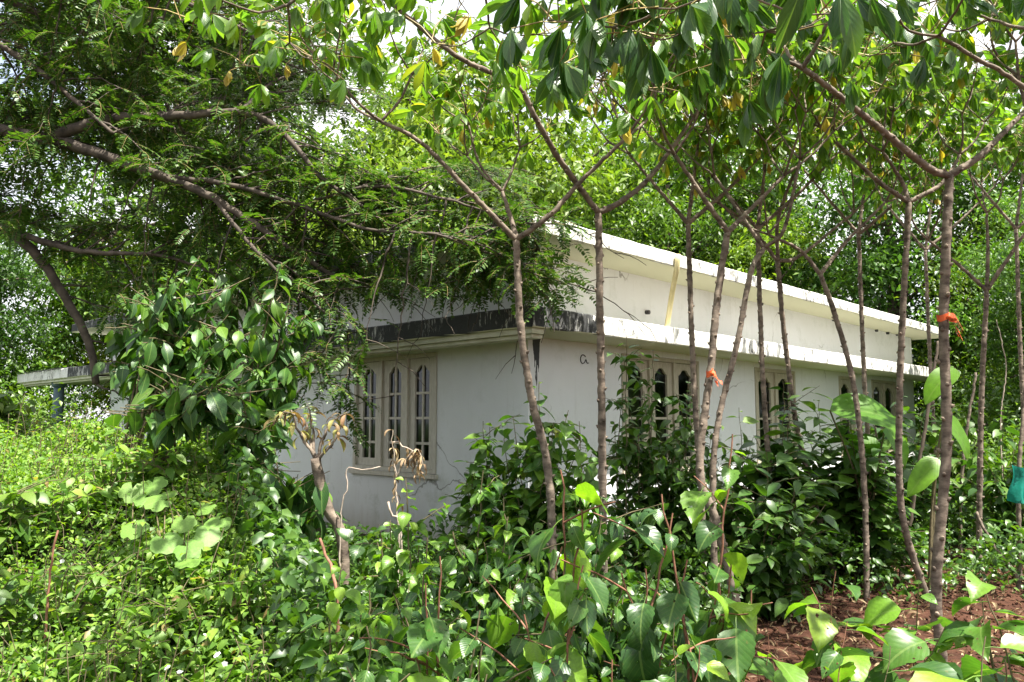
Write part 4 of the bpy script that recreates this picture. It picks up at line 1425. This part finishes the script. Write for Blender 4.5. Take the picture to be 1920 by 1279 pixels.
# ------------------------------------------------------------------ creeper over the bank, undergrowth, leaf litter
def carpet(name, label, N, fn_xy, tpls, size, mat, thick, lift, seed, cat, tilt=.55, patchy=False):
    r = np.random.default_rng(seed)
    x, y = fn_xy(r, N)
    z = ground_z(x, y) + lift(x, y) - r.random(len(x)) ** 1.6 * thick + r.normal(0, .02, len(x))
    az = r.uniform(0, 6.283, len(x))
    d = np.stack([np.cos(az), np.sin(az), r.normal(-.25, .3, len(x))], 1)
    d /= np.linalg.norm(d, axis=1)[:, None]
    up = np.stack([r.normal(0, tilt, len(x)), r.normal(-.2, tilt, len(x)), np.ones(len(x))], 1)
    zz = up - (up * d).sum(1)[:, None] * d
    zz /= np.linalg.norm(zz, axis=1)[:, None]
    xx = np.cross(d, zz)
    s = size * r.uniform(.5, 1.35, len(x))
    if patchy:
        pn = lump(x * 2.3 + 5, y * 2.1 - 3)
        s = s * (1 + .4 * np.clip(pn, -.5, 1.2))
    Ms = np.zeros((len(x), 4, 4))
    Ms[:, :3, 0], Ms[:, :3, 1], Ms[:, :3, 2], Ms[:, :3, 3] = xx * s[:, None], d * s[:, None], zz * s[:, None], np.stack([x, y, z], 1)
    A = Acc()
    k = r.integers(0, len(tpls), len(x))
    if patchy:
        h = len(tpls) // 2
        sp_ = lump(x * 1.7 - 2, y * 1.9 + 4) + r.normal(0, .35, len(x)) > 0
        k = np.where(sp_, r.integers(0, h, len(x)), r.integers(h, len(tpls), len(x)))
    for i in range(len(tpls)):
        A.scatter(tpls[i], Ms[k == i])
    return tag(A.build(name, mat), label, cat, kind='stuff')


small = [leaf_tpl(1, .8, 'heart', 3, 2, .25, b_, 0, 0, i) for i, b_ in enumerate((.4, .8, 1.1))]
small2 = [leaf_tpl(1, .5, 'ovate', 3, 2, .25, b_, 0, 0, i) for i, b_ in enumerate((.4, .8, 1.1))]


def bank_xy(r, N):
    y = 1.5 + 10.5 * r.random(N * 2) ** 1.4
    e = -0.35 - 0.50 * (y - 3.0)
    lo = np.maximum(-0.68 * y - .7, -8.5)
    x = lo + (e - lo) * r.random(N * 2)
    k = (e > lo) & (mound(x, y) > .05)
    return x[k][:N], y[k][:N]


creeper = carpet('creeper', 'bright green small-leaved creeper smothering the bank', 160000, bank_xy, small + small2, .041, M['creeper'], .26, lambda x, y: .03 + .09 * lump(x * 3.3, y * 3.3), 3, 'creeper', .6, True)
# upright shoots in the creeper
rs = np.random.default_rng(13)
A = Acc()
x, y = bank_xy(rs, 1700)
for xi, yi in zip(x, y):
    p = np.array([xi, yi, float(ground_z(xi, yi))])
    e = p + np.array([rs.normal(0, .06), rs.normal(0, .06), rs.uniform(.06, .34)])
    A.add(*tube([p, (p + e) / 2 + rs.normal(0, .01, 3), e], .0022, 3, False), mi=1)
    for k in range(5):
        q = p + (e - p) * (.3 + .7 * k / 4)
        a = rs.uniform(0, 6.28)
        t = small2[k % 3]
        A.scatter(t, [frame(q, (math.cos(a), math.sin(a), .1), (0, 0, 1), rs.uniform(.025, .06))])
tag(A.build('creeper_shoots', [M['creeper'], M['twig']]), 'upright leafy shoots poking out of the creeper bank', 'shoots', kind='stuff')


def mid_xy(r, N):
    y = 2.2 + 5.4 * r.random(N * 2)
    x = r.uniform(-.42, .27, N * 2) * y
    e = -0.65 - 0.52 * (y - 3.0)
    k = x > e - .15
    k &= ~((x > .21 * y) & (y < 4.3))
    return x[k][:N], y[k][:N]


carpet('undergrowth', 'dark tangled undergrowth between the leafy shrubs', 19000, mid_xy, small2, .075, M['under'], .42, lambda x, y: .42 + .12 * lump(x * 3, y * 3), 4, 'undergrowth')


def right_xy(r, N):
    y = 6.2 + 4.5 * r.random(N * 2)
    x = r.uniform(.18, .72, N * 2) * y
    # keep clear of the house
    q = (x - HC[0]) * d_l[0] + (y - HC[1]) * d_l[1]
    k = q < -.15
    return x[k][:N], y[k][:N]


carpet('ground_weeds', 'shaded weeds behind the red soil along the house', 16000, right_xy, small2, .07, M['under'], .55, lambda x, y: .34 + .28 * lump(x * 2.2, y * 2.2), 5, 'weeds')


def soil_xy(r, N):
    y = 3.0 + 4.5 * r.random(N)
    x = r.uniform(.05, .75, N) * y
    return x, y


dl = [LEAFSETS['dry'][0][i][1] for i in range(3)]
carpet('leaf_litter', 'dry fallen leaves scattered over the red soil', 6500, soil_xy, dl, .08, M['dry'], .01, lambda x, y: .012 + 0 * x, 6, 'litter', .35)

oc = np.array([(1, 0, 0), (-1, 0, 0), (0, 1, 0), (0, -1, 0), (0, 0, 1), (0, 0, -.6), (.6, .5, .5), (-.5, .6, .4), (.4, -.7, .4), (-.6, -.5, .5)], float)
of = np.array([(0, 6, 8), (6, 4, 8), (6, 7, 4), (0, 2, 6), (6, 2, 7), (1, 7, 2), (7, 1, 9), (4, 7, 9), (4, 9, 8), (9, 3, 8), (8, 3, 0), (9, 1, 3), (5, 2, 0), (5, 1, 2), (5, 3, 1), (5, 0, 3)])
clod = [(oc * rng.uniform(.7, 1.25, (10, 1)), of, np.full((10, 2), .5), np.zeros(16, int)) for _ in range(4)]


def clod_xy(r, N):
    y = 3.2 + 4.2 * r.random(N)
    x = r.uniform(.1, .75, N) * y
    return x, y


carpet('soil_clods', 'crumbled clods lying on the red soil', 4200, clod_xy, clod, .013, M['soil'], .006, lambda x, y: .004 + 0 * x, 8, 'clods')

# white flowers dotted in the creeper
rf = np.random.default_rng(21)
pet = leaf_tpl(.011, .009, 'oblong', 4, 2, .1, .4)
A = Acc()
for k in range(5):
    a = k * 6.283 / 5
    A.scatter(pet, [frame((0, 0, 0), (math.cos(a), math.sin(a), .35), (0, 0, 1))])
flower_me = A.mesh('flower', [M['flower']])
for px, py, d in ((345, 1205, 2.9), (415, 1250, 2.7), (405, 1232, 2.75), (318, 1258, 2.7), (385, 1190, 3.0), (182, 1000, 4.2), (118, 1058, 3.6), (340, 1262, 2.65), (300, 1160, 3.2), (60, 1150, 3.0), (470, 1120, 3.3), (230, 1120, 3.4), (350, 870, 5.4), (150, 960, 4.6)):
    p = on_bank(px, py, .10)
    for j in range(1 + int(rf.random() < .4)):
        o = link('flower', flower_me, creeper, frame(p + rf.normal(0, .012, 3), (rf.normal(), rf.normal(), .2), (rf.normal(0, .4), -.7, .8), rf.uniform(.8, 1.3)))

# ------------------------------------------------------------------ withered bush, dry plant, bare sticks
wb = P(640, 1025, 4.55)
z0 = float(ground_z(wb[0], wb[1]))
wbush = empty('withered_bush', (wb[0], wb[1], z0), 'cut-back withered bush with yellow drooping leaves before the shaded wall', 'shrub')
b0 = np.array(wbush.location)
rw = np.random.default_rng(31)
A = Acc()
cassava_stem(A, np.array([[b0[0] + .02, b0[1], z0 - .05], P(643, 1025, 4.55), P(615, 955, 4.55), P(598, 895, 4.55), P(592, 860, 4.55)]) - b0, .032, .03, rw, False)
A.build('trunk', M['bark_cassava'], wbush)
wl_ = []
for pts in ([(592, 860), (560, 810), (545, 770)], [(592, 862), (585, 800), (578, 765)], [(594, 860), (615, 800), (650, 775)], [(594, 865), (625, 830), (640, 800)], [(590, 862), (570, 790), (530, 775), (510, 800)]):
    q = [P(a, b_, 4.55 + rw.normal(0, .08)) for a, b_ in pts]
    q[0] = P(*pts[0], 4.55)
    line = smooth_line(q, .03, .003, rw)
    A = Acc()
    cassava_stem(A, line - b0, .011, .004, rw, False)
    A.build('branch', M['bark_cassava'], wbush)
    for k in range(15):
        i = int(rw.integers(len(line) // 2, len(line)))
        a = rw.uniform(0, 6.28)
        wl_.append(('withered' if rw.random() < .75 else 'dry', int(rw.integers(0, 3)), frame(line[i], (math.cos(a), math.sin(a), rw.uniform(-.6, .5)), (0, 0, 1), rw.uniform(.05, .10))))
place_leaves(wbush, wl_, 80)

dp = P(745, 1000, 4.4)
z0 = float(ground_z(dp[0], dp[1]))
dry = empty('dried_plant', (dp[0], dp[1], z0), 'dried drooping plant with brown curled leaves in front of the main window', 'plant')
b0 = np.array(dry.location)
A = Acc()
dl_ = []
for pts in ([(748, 1000), (742, 900), (736, 840), (738, 805)], [(742, 900), (760, 860), (785, 845), (795, 870)], [(738, 830), (755, 835), (775, 850), (783, 890)]):
    line = smooth_line([P(a, b_, 4.4) for a, b_ in pts], .03, .004, rw)
    if pts[0][1] == 1000:
        line = np.concatenate([[np.array([b0[0], b0[1], z0 - .03])], line])
    A.add(*tube(line - b0, np.linspace(.006, .002, len(line)), 5, False))
    for k in range(34):
        i = int(rw.integers(len(line) // 3, len(line)))
        a = rw.uniform(0, 6.28)
        dl_.append(('dry', int(rw.integers(0, 3)), frame(line[i], (math.cos(a), math.sin(a), rw.uniform(-1.2, .2)), (0, 0, 1), rw.uniform(.03, .075))))
A.build('stem', M['pale_stick'], dry)
place_leaves(dry, dl_, 80)


def stick(label, pts, r0, r1, mat, group='bare sticks in the garden'):
    q = [P(*p) for p in pts]
    z = float(ground_z(q[0][0], q[0][1]))
    if q[0][2] > z:
        q = [np.array([q[0][0], q[0][1], z - .04])] + q
    o = np.array([q[0][0], q[0][1], z])
    line = smooth_line(np.array(q) - o, .04, .003, rw)
    so = Acc().add(*tube(line, np.linspace(r0, r1, len(line)), 6)).build('bare_stick', mat)
    so.location = [float(c) for c in o]
    return tag(so, label, 'stick', group)


stick('pale forked dead twig beside the withered bush', [(640, 960, 4.5), (652, 920, 4.5), (648, 890, 4.5), (656, 878, 4.5), (680, 882, 4.5), (712, 876, 4.5)], .007, .003, M['pale_stick'])
stick('reddish bare stick leaning where creeper meets leafy shrubs', [(632, 1125, 3.2), (618, 1060, 3.3), (600, 1010, 3.4)], .009, .006, M['red_stem'])
stick('thin reddish stick standing in the creeper by the border bush', [(92, 1095, 3.5), (98, 1040, 3.5), (108, 995, 3.5)], .006, .004, M['red_stem'])
stick('short pale stick under the dried plant', [(752, 1005, 4.0), (738, 970, 4.0), (728, 940, 4.0)], .008, .006, M['pale_stick'])
for k, (lab, pts, r0) in enumerate((
        ('dark leaning stem between the tall stem and the thickest trunk', [(1690, 1080, 7.2), (1735, 800, 7.2), (1760, 640, 7.3)], .02),
        ('slanting pale stem on the shady border near the thickest trunk', [(1905, 1080, 6.6), (1860, 1020, 6.7), (1830, 960, 6.8)], .018),
        ('straight brown stem at the shady border below the teal sheet', [(1912, 1060, 6.9), (1910, 900, 6.9), (1925, 700, 7.0)], .022),
        ('crooked grey stem under the wiry dead boughs', [(1800, 1060, 8.6), (1806, 860, 8.6), (1830, 700, 8.6)], .02),
        ('thin dark stem behind the bent cassava', [(1660, 1060, 8.0), (1655, 900, 8.0), (1640, 800, 8.0)], .014))):
    stick(lab, pts, r0, r0 * .6, M['bark_dark'] if k in (0, 4) else M['bark_cassava'])
stick('thin pale dead shoot rising above the teal sheet', [(1880, 900, 8.8), (1876, 790, 8.8), (1886, 690, 8.8), (1868, 600, 8.8)], .010, .004, M['pale_stick'])

# ------------------------------------------------------------------ ribbons, teal sheet
def ribbon(label, px, py, d, rad, seed, n_t=6):
    r = np.random.default_rng(seed)
    c = P(px, py, d)
    A = Acc()
    th = np.linspace(0, 6.2832, 15)
    V = []
    for z in (-.018, .018):
        V += [c + np.array([math.cos(t) * rad * 1.12, math.sin(t) * rad * 1.12, z + .006 * math.sin(3 * t)]) for t in th]
    A.add(V, [f for i in range(14) for f in ((i, i + 1, i + 16), (i, i + 16, i + 15))])
    k0 = c + np.array([.0, -rad * 1.2, 0])
    for i in range(n_t):
        a = r.uniform(-.8, 1.1)
        ln = r.uniform(.035, .075)
        dv = np.array([math.cos(a) * .9, -.35, math.sin(a) - .35])
        pts = [k0 + dv * ln * t + np.array([0, 0, -.05 * t * t + .02 * math.sin(4 * t + i)]) for t in np.linspace(0, 1, 6)]
        V = []
        for j, p in enumerate(pts):
            w = .010 + .006 * math.sin(j + i)
            V += [p + np.array([0, w * .5, w]), p - np.array([0, w * .5, w])]
        A.add(V, [f for j in range(5) for f in ((2 * j, 2 * j + 2, 2 * j + 3), (2 * j, 2 * j + 3, 2 * j + 1))])
    A.add(*tube([k0 + (0, 0, -.012), k0, k0 + (0, -.004, .014)], [.006, .014, .006], 7))
    A.V = [np.asarray(v) - c for v in A.V]
    o = A.build('ribbon', M['orange'])
    o.location = [float(v) for v in c]
    return tag(o, label, 'ribbon', 'marker ribbons')


ribbon('frayed orange ribbon tied round the thickest cassava trunk', 1771, 597, 4.52, .036, 1, 9)
ribbon('small red-orange ribbon on the leaning stem before the first side window', 1333, 702, 4.88, .026, 2, 4)
r = np.random.default_rng(3)
p = [P(1897, 872, 6.6), P(1965, 862, 6.6)]
us, vs_ = np.linspace(0, 1, 14), np.linspace(0, 1, 9)
V = []
for v in vs_:
    for u in us:
        q = p[0] * (1 - u) + p[1] * u
        V.append(q + np.array([.02 * math.sin(5 * v + u * 3), .05 * math.sin(u * 16 + v * 2) * (.4 + v), -.24 * v * (1 + .25 * math.sin(u * 5 + 1.2)) - .05 * math.sin(u * 3.1)]))
c = np.mean(V, axis=0)
A = Acc().add(np.array(V) - c, [f for i in range(8) for j in range(13) for f in ((i * 14 + j, i * 14 + j + 1, i * 14 + j + 15), (i * 14 + j, i * 14 + j + 15, i * 14 + j + 14))])
o = A.build('plastic_sheet', M['teal'])
o.location = [float(v) for v in c]
tag(o, 'teal plastic sheet hung among the stems at the shady border', 'sheet')

# ------------------------------------------------------------------ background trees
def crown_tpl(seed, R, H, nclump, per, ls, asp, cr=.34):
    r = np.random.default_rng(seed)
    tp = [leaf_tpl(1, asp, 'lance', 2, 2, .3, b_) for b_ in (.4, .9)]
    A = Acc()
    cl = r.normal(0, 1, (nclump, 3))
    cl /= np.linalg.norm(cl, axis=1)[:, None]
    cl *= (r.random(nclump) ** .33)[:, None]
    cl *= np.array([R, R, H / 2]) * r.uniform(.75, 1.1, (nclump, 1))
    pos = np.repeat(cl, per, 0)
    N = len(pos)
    off = r.normal(0, 1, (N, 3)) * np.repeat(r.uniform(.6, 1.35, nclump), per)[:, None] * np.array([cr, cr, cr * .62])
    pos = pos + off
    az = r.uniform(0, 6.283, N)
    d = np.stack([np.cos(az), np.sin(az), r.normal(-.35, .4, N)], 1)
    d /= np.linalg.norm(d, axis=1)[:, None]
    up = np.stack([r.normal(0, .5, N), r.normal(0, .5, N), np.ones(N)], 1)
    zz = up - (up * d).sum(1)[:, None] * d
    zz /= np.linalg.norm(zz, axis=1)[:, None]
    xx = np.cross(d, zz)
    s = ls * r.uniform(.6, 1.3, N)
    Ms = np.zeros((N, 4, 4))
    Ms[:, :3, 0], Ms[:, :3, 1], Ms[:, :3, 2], Ms[:, :3, 3] = xx * s[:, None], d * s[:, None], zz * s[:, None], pos
    k = r.integers(0, 2, N)
    for i in range(2):
        A.scatter(tp[i], Ms[k == i])
    return A, cl


def trunk_tpl(seed, cl, H, h0):
    """trunk from the ground to the crown centre with limbs to some clumps; crown centre at z=0"""
    r = np.random.default_rng(seed)
    A = Acc()
    line = smooth_line([(r.normal(0, .1), r.normal(0, .1), -h0), (r.normal(0, .12), r.normal(0, .12), -h0 * .5), (0, 0, 0), (r.normal(0, .2), r.normal(0, .2), H * .3)], .3, .01, r)
    A.add(*tube(line, np.linspace(.17, .04, len(line)), 8))
    for c in cl[:: max(1, len(cl) // 18)]:
        i = int(len(line) * r.uniform(.45, .85))
        q = smooth_line([line[i], line[i] * .5 + c * .5 + np.array([0, 0, -.15]), c], .25, .02, r)
        A.add(*tube(q, np.linspace(.05, .012, len(q)), 5, False))
    return A


KIND = {}
for key, (sd, R, H, nc, per, ls, asp, h0, mat) in {
        'bright': (101, 2.4, 5.4, 62, 330, .14, .42, 3.6, 'bg_bright'),
        'mid': (102, 2.7, 6.2, 70, 340, .14, .36, 4.2, 'bg_mid'),
        'dark': (103, 2.3, 6.8, 66, 330, .14, .45, 4.4, 'bg_dark'),
        'low': (104, 1.7, 2.6, 80, 130, .13, .45, 1.4, 'bg_mid')}.items():
    A, cl = crown_tpl(sd, R, H, nc, per, ls, asp)
    KIND[key] = (A.mesh('crown', [M[mat]]), trunk_tpl(sd, cl, H, h0).mesh('trunk', [M['bark_dark']]), h0)


def bg_tree(label, kind, x, y, s, group, rot, zs=1.0, cat='tree'):
    cm, tm, h0 = KIND[kind]
    root = empty('tree' if kind != 'low' else 'bushy_tree', (x, y, 0), label, cat, group)
    root.rotation_euler = (0, 0, rot)
    Mx = np.diag([s, s, s * zs, 1.0])
    Mx[2, 3] = h0 * s * zs - .1
    c = link('crown', cm, root, Mx)
    tag(c, kind='stuff')
    link('trunk', tm, root, Mx)


gr = 'trees behind the house'
BG = [
    ('bright tree showing over the roof right of the Y fork', 'bright', 3.0, 22.5, 1.15, gr),
    ('pale green tree over the roof between the Y fork and ribboned stem', 'bright', 7.2, 23.0, 1.2, gr),
    ('leafy tree beyond the house above the drain pipe', 'mid', 5.0, 25.5, 1.5, gr),
    ('tall dark tree beyond the far end of the roof', 'dark', 10.5, 21.5, 1.35, gr),
    ('bright tree beyond the far roof end', 'bright', 12.4, 19.0, 1.05, gr),
    ('leafy tree just past the end of the white wall', 'mid', 12.2, 15.6, 1.0, gr),
    ('dense tree behind the thickest cassava trunk', 'mid', 10.2, 14.2, .85, gr),
    ('dark tree closing the shady border behind the teal sheet', 'dark', 9.6, 11.6, .85, gr),
    ('tall leafy tree towering over the shady border', 'mid', 14.6, 19.5, 1.6, gr),
    ('tall tree rising above the roof end and cassava tops', 'mid', 9.0, 27.0, 1.9, gr),
    ('high tree behind the roof middle closing the sky', 'dark', 6.0, 30.0, 1.9, gr),
    ('tree with airy crown behind the house corner', 'mid', 0.2, 25.0, 1.35, gr),
    ('dark high tree far behind the corner fork', 'dark', -2.6, 29.0, 1.55, gr),
    ('leafy tree behind the shaded house side', 'mid', -6.5, 25.0, 1.35, gr),
    ('bright tree behind the porch roof', 'bright', -11.5, 24.0, 1.2, gr),
    ('mid-green tree left beyond the porch column', 'mid', -14.2, 21.5, 1.1, gr),
    ('tall bright tree behind the shaded house side', 'bright', -4.2, 24.0, 1.75, gr),
    ('tall bright tree over the house corner', 'bright', -0.8, 27.0, 1.85, gr),
    ('tall bright tree over the first side window', 'bright', 3.6, 28.5, 1.9, gr),
    ('tall leafy tree behind the fine-leaved branches', 'mid', -8.4, 27.0, 1.5, gr),
    ('high leafy tree behind the long dark branches', 'mid', -10.5, 24.5, 2.0, gr),
    ('high bright tree rising behind the small forked branch of the leaning cassava', 'bright', -2.4, 22.5, 1.7, gr),
    ('highest bright tree closing the sky over the house corner', 'bright', -1.4, 25.0, 2.25, gr),
    ('dark tree at the far picture border beyond the porch', 'dark', -13.6, 18.5, .95, gr),
]
for i, (lab, kd, x, y, s, gp) in enumerate(BG):
    bg_tree(lab, kd, x, y, s, gp, i * 1.37)
gl = 'bushy small trees round the house'
LOWS = [
    ('bushy tree under the porch roof edge', -10.6, 15.2, .8),
    ('bushy tree at the border beyond the bank', -9.0, 12.6, .85),
    ('bushy tree deep behind the porch column', -12.6, 19.5, 1.2),
    ('bushy tree by the end of the white wall', 9.6, 16.6, .9),
    ('bushy tree behind the layered dark bushes', 8.2, 12.4, .75),
    ('bushy tree in the shade behind the slanting stem', 7.0, 10.2, .6),
    ('bushy tree at the shady picture border', 8.2, 10.6, .8),
    ('bushy tree low behind the roof end', 11.4, 21.0, 1.4),
]
for i, (lab, x, y, s) in enumerate(LOWS):
    bg_tree(lab, 'low', x, y, s, gl, i * 2.1 + .5)
print('objects', len(bpy.data.objects), 'tris', sum(len(m.polygons) for m in bpy.data.meshes))
